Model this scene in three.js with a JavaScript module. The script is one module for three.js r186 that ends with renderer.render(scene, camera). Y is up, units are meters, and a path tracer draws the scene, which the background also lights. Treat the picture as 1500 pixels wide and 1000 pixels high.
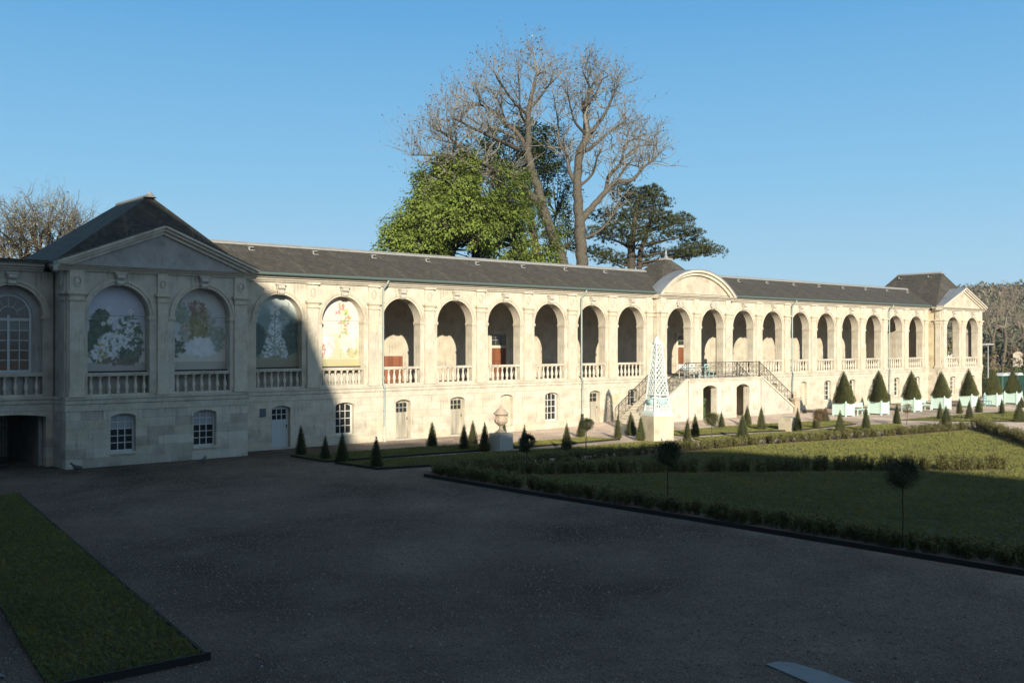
import * as THREE from 'three';
import { mergeGeometries } from 'three/addons/utils/BufferGeometryUtils.js';

// ------------------------------------------------------------------ camera, sky, sun, exposure
const FPX = 1500, CX = 750, HORIZON = 503, EYE = 5.15, DIST = 45.1;
const PHI = Math.atan((2480 - CX) / FPX), SN = Math.sin(PHI), CS = Math.cos(PHI);
const scene = new THREE.Scene();
const camera = new THREE.PerspectiveCamera(2 * Math.atan(500 / FPX) * 180 / Math.PI, 1500 / 1000, 0.1, 6000);
camera.position.set(0, EYE, DIST);
camera.lookAt(CS * 100, EYE + 100 * 3 / FPX, DIST - SN * 100);
const renderer = new THREE.WebGLRenderer({ antialias: true });
renderer.setSize(1024, 682);
renderer.toneMapping = THREE.LinearToneMapping;
renderer.toneMappingExposure = 1.7;
renderer.shadowMap.enabled = true;

const SUN = new THREE.Vector3(-0.62, 0.374, 1.0).normalize();
{
  const W = 512, H = 256, data = new Float32Array(W * H * 4);
  const stops = [[-90, .10, .105, .10], [-3, .20, .27, .31], [0, .26, .38, .46], [4, .222, .372, .488], [9, .146, .322, .485], [18, .072, .23, .43], [35, .062, .148, .255], [90, .052, .092, .145]];
  const d = new THREE.Vector3();
  for (let j = 0; j < H; j++) for (let i = 0; i < W; i++) {
    const th = ((j + .5) / H - .5) * Math.PI, ph = ((i + .5) / W - .5) * 2 * Math.PI;
    d.set(Math.cos(th) * Math.cos(ph), Math.sin(th), Math.cos(th) * Math.sin(ph));
    const e = th * 180 / Math.PI;
    let k = 0; while (k < stops.length - 2 && stops[k + 1][0] < e) k++;
    const a = stops[k], b = stops[k + 1], t = Math.min(1, Math.max(0, (e - a[0]) / (b[0] - a[0])));
    const ang = Math.acos(Math.min(1, Math.max(-1, d.dot(SUN)))) * 180 / Math.PI;
    const glow = 0.7 * Math.exp(-ang / 14) + 0.13 * Math.exp(-ang / 45), o = (j * W + i) * 4;
    data[o] = a[1] + (b[1] - a[1]) * t + glow * 1.0;
    data[o + 1] = a[2] + (b[2] - a[2]) * t + glow * .92;
    data[o + 2] = a[3] + (b[3] - a[3]) * t + glow * .78;
    data[o + 3] = 1;
  }
  const sky = new THREE.DataTexture(data, W, H, THREE.RGBAFormat, THREE.FloatType);
  sky.mapping = THREE.EquirectangularReflectionMapping;
  sky.magFilter = THREE.LinearFilter; sky.minFilter = THREE.LinearFilter; sky.wrapS = THREE.RepeatWrapping;
  sky.needsUpdate = true;
  scene.background = sky; scene.environment = sky;
}
const sun = new THREE.DirectionalLight(new THREE.Color().setRGB(1, .89, .70), 5);
sun.position.copy(SUN).multiplyScalar(150).add(new THREE.Vector3(50, 0, 10));
sun.target.position.set(50, 0, 10);
sun.castShadow = true; sun.shadow.mapSize.set(4096, 4096); sun.shadow.radius = 1.2;
Object.assign(sun.shadow.camera, { left: -90, right: 90, top: 70, bottom: -70, near: 1, far: 420 });
scene.add(sun, sun.target);

// ------------------------------------------------------------------ small tools
let seed = 12345;
const rnd = () => { seed |= 0; seed = seed + 0x6D2B79F5 | 0; let t = Math.imul(seed ^ seed >>> 15, 1 | seed); t = t + Math.imul(t ^ t >>> 7, 61 | t) ^ t; return ((t ^ t >>> 14) >>> 0) / 4294967296; };
const rr = (a, b) => a + (b - a) * rnd();
const V = (x, y, z) => new THREE.Vector3(x, y, z);
// a photograph pixel as a direction, met with a level y or a plane z
const dirOf = (px, py) => { const a = (px - CX) / FPX, b = -(py - HORIZON) / FPX; return V(CS + a * SN, b, -SN + a * CS); };
const onGround = (px, py, y = 0) => { const d = dirOf(px, py), k = (y - EYE) / d.y; return V(d.x * k, y, DIST + d.z * k); };
const onPlane = (px, py, z) => { const d = dirOf(px, py), k = (z - DIST) / d.z; return V(d.x * k, EYE + d.y * k, z); };

const taken = {};
const numbered = n => { if (!(n in taken)) { taken[n] = 0; return n; } taken[n]++; return n + '_' + String(taken[n]).padStart(3, '0'); };
const shade = o => { o.castShadow = true; o.receiveShadow = true; return o; };
function thing(name, label, category, group, pos = [0, 0, 0], turn = 0) {
  const g = new THREE.Group(); g.name = numbered(name); g.position.set(...pos); g.rotation.y = turn;
  g.userData = { label, category }; if (group) g.userData.group = group;
  scene.add(g); return g;
}
function part(parent, name, geo, mat, label) {
  const m = shade(new THREE.Mesh(Array.isArray(geo) ? merge(geo) : geo, mat)); m.name = name;
  if (label) m.userData.label = label;
  parent.add(m); return m;
}
function struct(name, geo, mat, kind = 'structure', label) {
  const m = shade(new THREE.Mesh(Array.isArray(geo) ? merge(geo) : geo, mat)); m.name = numbered(name); m.userData.kind = kind;
  if (label) m.userData.label = label;
  scene.add(m); return m;
}
function copyOf(src, pos, label, turn = 0, scale = 1) {
  const c = src.clone(); c.name = numbered(src.name.replace(/_\d\d\d$/, '')); c.userData = { ...src.userData };
  if (label) c.userData.label = label;
  c.position.set(...pos); c.rotation.y = turn; if (scale.length) c.scale.set(...scale); else c.scale.setScalar(scale);
  scene.add(c); return c;
}
function merge(list) {
  const l = list.map(g => g.index ? g.toNonIndexed() : g);
  for (const g of l) for (const k of Object.keys(g.attributes)) if (!['position', 'normal', 'uv'].includes(k)) g.deleteAttribute(k);
  return l.length === 1 ? l[0] : mergeGeometries(l, false);
}
// uv in metres from the vertex's place
function wuv(g, tile = 3) {
  const p = g.attributes.position, n = g.attributes.normal, uv = new Float32Array(p.count * 2);
  for (let i = 0; i < p.count; i++) {
    const ax = Math.abs(n.getX(i)), ay = Math.abs(n.getY(i)), az = Math.abs(n.getZ(i));
    let u, v; if (ay > ax && ay > az) { u = p.getX(i); v = p.getZ(i); } else if (ax > az) { u = p.getZ(i) + 1.3; v = p.getY(i); } else { u = p.getX(i); v = p.getY(i); }
    uv[i * 2] = u / tile; uv[i * 2 + 1] = v / tile;
  }
  g.setAttribute('uv', new THREE.BufferAttribute(uv, 2)); return g;
}
const box = (x0, x1, y0, y1, z0, z1) => wuv(new THREE.BoxGeometry(x1 - x0, y1 - y0, z1 - z0).translate((x0 + x1) / 2, (y0 + y1) / 2, (z0 + z1) / 2));
// box whose face towards +z has a chamfer
function stone(x0, x1, y0, y1, z0, z1, c = .012) {
  const A = [[x0, y0], [x1, y0], [x1, y1], [x0, y1]], B = [[x0 + c, y0 + c], [x1 - c, y0 + c], [x1 - c, y1 - c], [x0 + c, y1 - c]];
  const P = []; const q = (a, b, cc, d) => P.push(...a, ...b, ...cc, ...a, ...cc, ...d);
  for (let i = 0; i < 4; i++) {
    const j = (i + 1) % 4;
    q([...A[i], z0], [...A[j], z0], [...A[j], z1 - c], [...A[i], z1 - c]);
    q([...A[i], z1 - c], [...A[j], z1 - c], [...B[j], z1], [...B[i], z1]);
  }
  q([...B[0], z1], [...B[1], z1], [...B[2], z1], [...B[3], z1]);
  const g = new THREE.BufferGeometry(); g.setAttribute('position', new THREE.Float32BufferAttribute(P, 3)); g.computeVertexNormals(); return wuv(g);
}
const shapeOf = pts => { const s = new THREE.Shape(); pts.forEach(([x, y], i) => i ? s.lineTo(x, y) : s.moveTo(x, y)); s.closePath(); return s; };
const extr = (shape, z0, z1, seg = 14) => wuv(new THREE.ExtrudeGeometry(shape, { depth: z1 - z0, bevelEnabled: false, curveSegments: seg }).translate(0, 0, z0));
// a moulding: profile points are [outward, height]; run along x (outward = +z) or along z (outward = +x or -x)
const mouldX = (pts, a, b, z0) => wuv(new THREE.ExtrudeGeometry(shapeOf(pts.map(([o, y]) => [-o, y])), { depth: b - a, bevelEnabled: false }).rotateY(Math.PI / 2).translate(a, 0, z0));
const mouldZ = (pts, a, b, x0, s) => wuv(new THREE.ExtrudeGeometry(shapeOf(pts.map(([o, y]) => [o * s, y])), { depth: b - a, bevelEnabled: false }).translate(x0, 0, a));
const lathe = (pts, n = 10) => new THREE.LatheGeometry(pts.map(([r, y]) => new THREE.Vector2(r, y)), n);
const rod = (a, b, r, n = 6, r2 = r) => { const d = b.clone().sub(a), L = d.length(); const g = new THREE.CylinderGeometry(r2, r, L, n); g.translate(0, L / 2, 0); g.applyQuaternion(new THREE.Quaternion().setFromUnitVectors(V(0, 1, 0), d.normalize())); g.translate(a.x, a.y, a.z); return g; };

// ------------------------------------------------------------------ noise and textures
const perm = new Uint8Array(512); { const p = [...Array(256).keys()]; for (let i = 255; i > 0; i--) { const j = Math.floor(rnd() * (i + 1)); [p[i], p[j]] = [p[j], p[i]]; } for (let i = 0; i < 512; i++) perm[i] = p[i & 255]; }
const hsh = (x, y) => perm[perm[x & 255] + (y & 255)] / 255;
function vn(x, y, w) { // value noise, repeats every w cells
  const xi = Math.floor(x), yi = Math.floor(y), fx = x - xi, fy = y - yi, m = v => ((v % w) + w) % w;
  const u = fx * fx * (3 - 2 * fx), v = fy * fy * (3 - 2 * fy);
  const a = hsh(m(xi), m(yi)), b = hsh(m(xi + 1), m(yi)), c = hsh(m(xi), m(yi + 1)), d = hsh(m(xi + 1), m(yi + 1));
  return a + (b - a) * u + (c - a) * v + (a - b - c + d) * u * v;
}
const fbm = (u, v, f, o) => { let s = 0, a = .5, t = 0; for (let i = 0; i < o; i++) { s += a * vn(u * f + i * 17.3 * 0, v * f, f); t += a; a *= .5; f *= 2; } return s / t; };
function tex(N, fn, srgb = true) {
  const d = new Uint8Array(N * N * 4);
  for (let j = 0; j < N; j++) for (let i = 0; i < N; i++) { const c = fn(i / N, j / N), o = (j * N + i) * 4; for (let k = 0; k < 3; k++) d[o + k] = Math.max(0, Math.min(255, (c.length ? c[k] : c) * 255)); d[o + 3] = 255; }
  const t = new THREE.DataTexture(d, N, N, THREE.RGBAFormat); t.wrapS = t.wrapT = THREE.RepeatWrapping; t.magFilter = THREE.LinearFilter; t.minFilter = THREE.LinearMipmapLinearFilter; t.generateMipmaps = true;
  if (srgb) t.colorSpace = THREE.SRGBColorSpace; t.needsUpdate = true; return t;
}
const again = (t, r) => { const c = t.clone(); c.repeat.set(r, r); c.needsUpdate = true; return c; };
const stoneMap = tex(512, (u, v) => {
  const a = fbm(u, v, 6, 5), b = fbm(u + .37, v + .11, 40, 2), st = Math.max(0, fbm(u * 1, v + .5, 4, 5) - .56) * 2.2, pit = b > .8 ? .12 : 0;
  const k = .94 + .16 * (a - .5) + .07 * (b - .5) - pit * .6; const run = Math.max(0, vn(u * 48, v * 3, 48) - .58) * Math.max(0, fbm(u + .2, v, 5, 3) - .4) * 1.3; return [k - st * .2 - run, k - st * .215 - run, k - st * .23 - run];
});
const stoneBump = tex(512, (u, v) => .5 + .5 * (fbm(u, v, 48, 3) - .5) + .4 * (fbm(u, v, 8, 3) - .5), false);
const gravelMap = tex(1024, (u, v) => {
  const a = vn(u * 256, v * 256, 256), b = vn(u * 128 + 3.3, v * 128, 128), c = fbm(u, v, 8, 3), f = hsh(Math.floor(u * 512), Math.floor(v * 512) + 7);
  let k = .86 + .32 * (a - .5) + .2 * (b - .5) + .12 * (c - .5) + (f > .975 ? .16 : 0); const w = .03 * (vn(u * 64, v * 64, 64) - .4);
  return [k + w, k, k - w * .6];
});
const gravelBump = tex(1024, (u, v) => .6 * vn(u * 256, v * 256, 256) + .4 * vn(u * 128 + 3.3, v * 128, 128), false);
const slateMap = tex(1024, (u, v) => {
  const row = Math.floor(v * 28), off = (row & 1) * .5, col = Math.floor(u * 16 + off), h = hsh(col & 15, row), edge = (v * 28 - row) < .1 ? -.10 : 0, je = ((u * 16 + off) - col) < .05 ? -.07 : 0;
  const streak = Math.max(0, vn(u * 32, v * 2, 32) - .62) * .75 * vn(u * 8, v * 4, 8), li = Math.max(0, fbm(u, v, 8, 4) - .54) * .8;
  const k = .60 + .16 * (h - .5) + edge + je + streak; return [k + li * .55, k + li * .45, k + li * .1 - .01];
});
const slateBump = tex(512, (u, v) => { const row = Math.floor(v * 28); return 1 - (v * 28 - row) * .8; }, false);
const grassMap = tex(512, (u, v) => { const a = fbm(u, v, 10, 4), b = vn(u * 200, v * 200, 200); const k = .62 + .45 * (a - .5) + .35 * (b - .5); return [k, k, k * .9]; });
const barkMap = tex(256, (u, v) => { const k = .6 + .6 * (fbm(u, v * .3, 32, 3) - .5); return [k, k * .97, k * .92]; });
const woodMap = tex(256, (u, v) => { const k = .75 + .4 * (fbm(u, v * .1, 24, 3) - .5); return k; });

const lin = (r, g, b) => new THREE.Color().setRGB(r, g, b);
const M = (c, o = {}) => new THREE.MeshStandardMaterial({ color: lin(c[0] * .72, c[1] * .72, c[2] * .72), roughness: .9, ...o }); // all paints and stones share one albedo scale
const stoneM = c => M(c, { map: stoneMap, bumpMap: stoneBump, bumpScale: .012, roughness: .95 });
const limes = [[.775, .70, .565], [.80, .735, .605], [.745, .675, .54], [.785, .725, .60], [.725, .66, .545], [.79, .70, .545]].map(stoneM);
const lime = limes[0], limePale = stoneM([.80, .74, .62]), limeGrey = stoneM([.66, .62, .54]), limeYellow = stoneM([.80, .68, .47]);
const plaster = M([.72, .65, .52], { map: stoneMap, roughness: .95 });
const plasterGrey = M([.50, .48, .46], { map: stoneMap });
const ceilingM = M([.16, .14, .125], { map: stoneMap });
const floorTile = M([.34, .29, .24], { map: stoneMap });
const mortar = M([.42, .37, .28]);
const slate = M([.215, .195, .165], { map: slateMap, bumpMap: slateBump, bumpScale: .012, roughness: .85 });
const zinc = M([.42, .42, .41], { roughness: .6, map: stoneMap });
const lead = M([.36, .39, .43], { roughness: .5, metalness: .2, map: stoneMap });
const copper = M([.10, .15, .14], { roughness: .7 });
const pipeM = M([.36, .43, .41], { roughness: .6 });
const whitePaint = M([.80, .78, .72], { roughness: .6 });
const greyPaint = M([.58, .62, .63], { roughness: .6 });
const doorPaint = M([.80, .74, .60], { roughness: .65, map: woodMap });
const glassM = new THREE.MeshStandardMaterial({ color: lin(.025, .028, .03), roughness: .08, metalness: 0 });
const blindGlass = new THREE.MeshStandardMaterial({ color: lin(.26, .28, .29), roughness: .25 });
const iron = M([.035, .032, .035], { roughness: .55, metalness: .5 });
const redWood = M([.48, .17, .07], { map: woodMap, roughness: .7 });
const orangeWood = M([.60, .22, .11], { map: woodMap, roughness: .8 });
const mint = M([.64, .86, .78], { roughness: .55 });
const mintPale = M([.86, .97, .96], { roughness: .55 });
const teal = M([.50, .82, .79], { roughness: .5 });
const beige = M([.80, .71, .53], { roughness: .85, map: stoneMap });
const shadeGrey = M([.50, .52, .49], { roughness: .85 });  // urn pedestal grey, the shade it stands in put into the colour
const terracotta = stoneM([.60, .49, .37]);
const blackEdge = M([.016, .015, .014]);
const darkCloth = M([.03, .03, .034]);

// ------------------------------------------------------------------ ground
{
  const axis = (a, b, st) => { const l = []; for (let v = a; v <= b + 1e-6; v += st) l.push(v); return l; };
  const xs = [-2500, -900, -300, -120, -60, ...axis(-30, 110, .7), 130, 170, 240, 400, 900, 2500], zs = [-2500, -900, -300, -120, -60, -30, ...axis(-12, 60, .7), 80, 120, 300, 900, 2500];
  const P = [], C = [], U = [], I = [];
  for (const z of zs) for (const x of xs) {
    const bump = .2 * THREE.MathUtils.smoothstep(x, 42, 47) * (1 - THREE.MathUtils.smoothstep(x, 64, 67)) * (1 - THREE.MathUtils.smoothstep(z, 3.6, 6.2));
    P.push(x, bump, z); U.push(x / 2.5, z / 2.5);
    let n = .88 + 1.3 * (fbm(x / 60 + 3, z / 60 + 3, 12, 4) - .5) + .6 * (fbm(x / 30 + 1, z / 30 + 2, 40, 3) - .5);
    const dirt = Math.max(0, fbm(x / 80 + .3, z / 80 + .8, 22, 4) - .55) * 2;
    let r = .235, g = .186, b = .148;
    const path = THREE.MathUtils.smoothstep(x + z * .12, 25.5, 30) * (1 - THREE.MathUtils.smoothstep(x, 96, 110)); // the pinkish path gravel between the beds
    r += path * .69; g += path * .56; b += path * .45;
    if (z < -8 || x > 112) { r = .10; g = .115; b = .05; }
    C.push(r * n * (1 - dirt * .3), g * n * (1 - dirt * .42), b * n * (1 - dirt * .5));
  }
  const w = xs.length;
  for (let j = 0; j < zs.length - 1; j++) for (let i = 0; i < w - 1; i++) { const a = j * w + i; I.push(a, a + w, a + 1, a + 1, a + w, a + w + 1); }
  const g = new THREE.BufferGeometry(); g.setAttribute('position', new THREE.Float32BufferAttribute(P, 3)); g.setAttribute('color', new THREE.Float32BufferAttribute(C, 3)); g.setAttribute('uv', new THREE.Float32BufferAttribute(U, 2)); g.setIndex(I); g.computeVertexNormals();
  struct('ground', g, new THREE.MeshPhysicalMaterial({ specularIntensity: .15, vertexColors: true, map: gravelMap, bumpMap: gravelBump, bumpScale: .03, roughness: .95 }));
}

// ------------------------------------------------------------------ building pieces
const SPR = 6.32, FLOOR = 2.95, TOPW = 8.14;
// a wall bay in its own x, opening centred on cx with radius r, seen from +z
function bayShape(x0, x1, cx, r, y0 = FLOOR, y1 = TOPW) {
  const s = new THREE.Shape(); s.moveTo(x0, y0); s.lineTo(cx - r, y0); s.lineTo(cx - r, SPR); s.absarc(cx, SPR, r, Math.PI, 0, true); s.lineTo(cx + r, y0); s.lineTo(x1, y0); s.lineTo(x1, y1); s.lineTo(x0, y1); s.closePath(); return s;
}
function ring(cx, r0, r1) { const s = new THREE.Shape(); s.moveTo(cx - r1, SPR); s.absarc(cx, SPR, r1, Math.PI, 0, true); s.lineTo(cx + r0, SPR); s.absarc(cx, SPR, r0, 0, Math.PI, false); s.closePath(); return s; }
const baluster = lathe([[.0, 0], [.075, 0], [.075, .07], [.05, .10], [.085, .2], [.098, .27], [.085, .36], [.045, .52], [.04, .6], [.06, .64], [.062, .68], [.075, .69], [.075, .76], [0, .76]], 9);
baluster.computeVertexNormals(); wuv(baluster);
const keyGeo = (() => {
  const a = extr(shapeOf([[-.15, 0], [.15, 0], [.21, .46], [-.21, .46]]), 0, .17), b = new THREE.CylinderGeometry(.11, .11, .34, 10).rotateZ(Math.PI / 2).translate(0, .36, .17), c = new THREE.CylinderGeometry(.075, .075, .26, 8).rotateZ(Math.PI / 2).translate(0, .1, .16), d = box(-.24, .24, .46, .54, 0, .24);
  return merge([a, wuv(b), wuv(c), d]);
})();
const garlandKey = (() => { const l = [extr(shapeOf([[-.22, 0], [.22, 0], [.26, .4], [-.26, .4]]), 0, .14)]; for (let i = 0; i < 9; i++) { const a = i / 9 * Math.PI * 2; l.push(new THREE.SphereGeometry(.1, 6, 5).translate(Math.cos(a) * .26, .3 + Math.sin(a) * .2, .15)); } l.push(new THREE.SphereGeometry(.15, 8, 6).scale(1, 1.2, .6).translate(0, .3, .16)); return merge(l.map(g => wuv(g))); })();
const capGeo = w => merge([box(-w / 2 - .03, w / 2 + .03, 0, .05, 0, .15), box(-w / 2 - .01, w / 2 + .01, .05, .2, 0, .135), box(-w / 2 - .05, w / 2 + .05, .2, .25, 0, .17), box(-w / 2 - .1, w / 2 + .1, .25, .36, 0, .22)]);
const medallion = w => { const r = new THREE.TorusGeometry(w * .3, .03, 6, 18).scale(.85, 1.1, 1).translate(0, 0, .01), d = new THREE.SphereGeometry(w * .19, 10, 8).scale(.85, 1.2, .3), b = new THREE.TorusGeometry(w * .23, .018, 5, 14).scale(.85, 1.15, 1); return merge([wuv(r), wuv(d), wuv(b)]); };
const caps = {}, meds = {};
// pilaster of stacked stones, with capital and medallion block; local frame rotated by turn about (x, z)
function pilaster(parent, x, z, w, turn = 0, y0 = FLOOR, own = null) {
  const put = (name, g, m, y = 0) => { const o = part(parent, name, g, own || m); o.position.set(x, y, z); o.rotation.y = turn; return o; };
  put('pilaster_base', merge([box(-w / 2 - .05, w / 2 + .05, y0, y0 + .16, 0, .16), box(-w / 2 - .02, w / 2 + .02, y0 + .16, y0 + .24, 0, .13)]), lime);
  let y = y0 + .24; const hs = [.86, .78, .92, .7, .49];
  for (const h of hs) { put('pilaster_stone', stone(-w / 2, w / 2, y, y + h, 0, .1, .007), limes[Math.floor(rnd() * 6)]); y += h; }
  const k = w.toFixed(2); caps[k] = caps[k] || capGeo(w); meds[k] = meds[k] || medallion(w);
  put('capital', caps[k], limes[5], y - .01);
  put('pilaster_block', stone(-w / 2, w / 2, 7.28, TOPW, 0, .1, .007), limes[1]);
  const m = part(parent, 'medallion', meds[k], lime); m.position.set(x + Math.sin(turn) * .1, 7.72, z + Math.cos(turn) * .1); m.rotation.y = turn;
}
function archTrim(parent, cx, r, z, key = keyGeo) {
  part(parent, 'archivolt', [extr(ring(cx, r + .001, r + .12), z - .004, z + .035), extr(ring(cx, r + .12, r + .245), z - .004, z + .075)], lime);
  for (const s of [-1, 1]) {
    const a = cx + s * r, b = a + s * .3, x0 = Math.min(a - s * .05, b), x1 = Math.max(a - s * .05, b);
    part(parent, 'impost', [box(x0, x1, SPR - .11, SPR - .002, z - .6, z + .055), box(x0 + .02, x1 - .02, SPR - .17, SPR - .11, z - .59, z + .03)], lime);
  }
  const k = part(parent, 'keystone', key, limeGrey); k.position.set(cx, SPR + r - .03, z);
}
function balustrade(parent, cx, r, z, n = 7, m = limePale) {
  part(parent, 'balustrade_rail', [box(cx - r + .002, cx + r - .002, 3.79, 3.87, z - .3, z - .04), box(cx - r + .002, cx + r - .002, 3.87, 3.92, z - .33, z - .01)], m);
  part(parent, 'balustrade_base', box(cx - r + .002, cx + r - .002, FLOOR - .02, 3.035, z - .3, z - .04), m);
  for (let i = 0; i < n; i++) { const b = part(parent, 'baluster', baluster, m); b.position.set(cx - r + (i + .5) * 2 * r / n, 3.033, z - .17); }
}
// segmental-headed window or door: outer x0..x1, y0..y1, set back in the wall whose face is z
function segTop(x0, x1, y0, y1, rise, inset = 0) {
  const s = new THREE.Shape(); x0 += inset; x1 -= inset; y1 -= inset; y0 += inset; const c = (x1 - x0) / 2, R = (c * c + rise * rise) / (2 * rise), a = Math.asin(c / R), cx = (x0 + x1) / 2;
  s.moveTo(x0, y0); s.lineTo(x0, y1 - rise); s.absarc(cx, y1 - R, R, Math.PI / 2 + a, Math.PI / 2 - a, true); s.lineTo(x1, y0); s.closePath(); return s;
}
function windowIn(parent, x0, x1, y0, y1, z, cols, rows, mat = whitePaint) {
  const f = segTop(x0, x1, y0, y1, .12); f.holes.push(new THREE.Path(segTop(x0, x1, y0, y1, .11, .075).getPoints(8)));
  const w = part(parent, 'window', extr(f, z - .3, z - .22, 8), mat);
  const iw = (x1 - x0 - .15) / cols, ih = (y1 - y0 - .15) / rows, bars = [];
  for (let i = 1; i < cols; i++) bars.push(box(x0 + .075 + i * iw - .02, x0 + .075 + i * iw + .02, y0 + .07, y1 - .1, z - .285, z - .235));
  for (let j = 1; j < rows; j++) bars.push(box(x0 + .07, x1 - .07, y0 + .075 + j * ih - .018, y0 + .075 + j * ih + .018, z - .28, z - .24));
  part(w, 'glazing_bars', bars, mat);
  for (let i = 0; i < cols; i++) for (let j = 0; j < rows; j++) { const p = part(w, 'pane', box(-iw / 2, iw / 2, -ih / 2, ih / 2, -.004, .004), glassM); p.position.set(x0 + .075 + (i + .5) * iw, y0 + .075 + (j + .5) * ih - (j === rows - 1 ? .03 : 0), z - .262); if (rows === 5 && j > 2) p.material = blindGlass; p.rotation.set(rr(-.012, .012), rr(-.012, .012), 0); }
  part(w, 'sill', box(x0 - .04, x1 + .04, y0 - .09, y0, z - .3, z + .035), limePale);
}
function doorIn(parent, x0, x1, y0, y1, z, cols, rows, mat = doorPaint) {
  const gy = y0 + (y1 - y0) * .66, f = segTop(x0, x1, y0, y1, .12);
  const hole = new THREE.Path(); const pw = (x1 - x0 - .2) / cols; 
  const d = part(parent, 'door', extr(f, z - .3, z - .24, 8), mat);
  const planks = Math.max(5, Math.round((x1 - x0) / .14));
  for (let i = 0; i < planks; i++) { const a = x0 + .05 + i * (x1 - x0 - .1) / planks; part(d, 'plank', stone(a + .003, a + (x1 - x0 - .1) / planks - .003, y0 + .03, gy - .05, z - .245, z - .222, .006), mat); }
  const ph = (y1 - .17 - gy) / rows;
  for (let i = 0; i < cols; i++) for (let j = 0; j < rows; j++) part(d, 'pane', box(x0 + .1 + i * pw + .025, x0 + .1 + (i + 1) * pw - .025, gy + j * ph + .02, gy + (j + 1) * ph - .02, z - .25, z - .232), glassM);
  part(d, 'handle', box(x1 - .12, x1 - .09, y0 + .95, y0 + 1.1, z - .235, z - .19), iron);
}
// ashlar ground-floor wall with openings {x0,x1,y0,y1}; blocks up to limit as parts, the rest joined
function ashlar(parent, X0, X1, z, opens, budget, top = 2.36, rows = 6, y00 = 0, mats = limes, len = [.75, 1.35]) {
  const h = (top - y00) / rows, rest = [], lintY = top - h;
  const core = shapeOf([[X0 + .01, y00 - .15], [X1 - .01, y00 - .15], [X1 - .01, top], [X0 + .01, top]]);
  for (const o of opens) core.holes.push(new THREE.Path(segTop(o.x0 - .012, o.x1 + .012, Math.max(o.y0 - .09, -.1), o.y1 + .012, .12).getPoints(8)));
  part(parent, 'wall_core', extr(core, z - .5, z - .02, 8), mortar);
  let n = 0; const add = (a, b, c, d) => { if (b - a < .03 || d - c < .03) return; const g = stone(a, b, c, d, z - .45, z + rr(-.004, .004), .011); const m = mats[Math.floor(rnd() * mats.length)]; if (n++ < budget) part(parent, 'stone_block', g, m); else rest.push(g); };
  for (const o of opens) {
    const e = .28, s = new THREE.Shape(); const c = (o.x1 - o.x0) / 2, R = (c * c + .0144) / .24, a = Math.asin(c / R), cx = (o.x0 + o.x1) / 2;
    s.moveTo(o.x0 - e, lintY); s.lineTo(o.x0, lintY); s.lineTo(o.x0, o.y1 - .12); s.absarc(cx, o.y1 - R, R, Math.PI / 2 + a, Math.PI / 2 - a, true); s.lineTo(o.x1, lintY); s.lineTo(o.x1 + e, lintY); s.lineTo(o.x1 + e, top); s.lineTo(o.x0 - e, top); s.closePath();
    part(parent, 'lintel', extr(s, z - .45, z + .002, 8), limes[3]);
  }
  for (let j = 0; j < rows; j++) {
    const y0 = y00 + j * h, y1 = y0 + h, cuts = [];
    for (const o of opens) { const e = j === rows - 1 ? .28 : 0; if (o.y0 - .09 < y1 - .01) { const yb = o.y0 - .09; cuts.push([o.x0 - e, o.x1 + e, yb > y0 ? yb : null]); } }
    cuts.sort((a, b) => a[0] - b[0]);
    const fill = (a, b) => { let x = a; let first = true; while (b - x > .02) { let l = rr(...len); if (first) { l *= rr(.5, 1); first = false; } if (b - x - l < .45) l = b - x; add(x, x + l, y0, y1); x += l; } };
    let x = X0; for (const [a, b, yb] of cuts) { if (a > x) fill(x, a); if (yb) add(a, b, y0, yb); x = Math.max(x, b); } if (X1 > x) fill(x, X1);
  }
  if (rest.length) { const m = part(parent, 'stone_block', rest, lime); m.userData.kind = 'stuff'; }
}
const bandProf = [[-.4, 2.36], [.03, 2.36], [.03, 2.62], [.07, 2.66], [.07, 2.80], [.11, 2.84], [.11, FLOOR - .005], [-.4, FLOOR - .005]];
const cornProf = [[-.4, TOPW], [.1, TOPW], [.12, 8.19], [.2, 8.24], [.22, 8.31], [.34, 8.34], [.34, 8.41], [.42, 8.47], [-.4, 8.47]];

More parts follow.
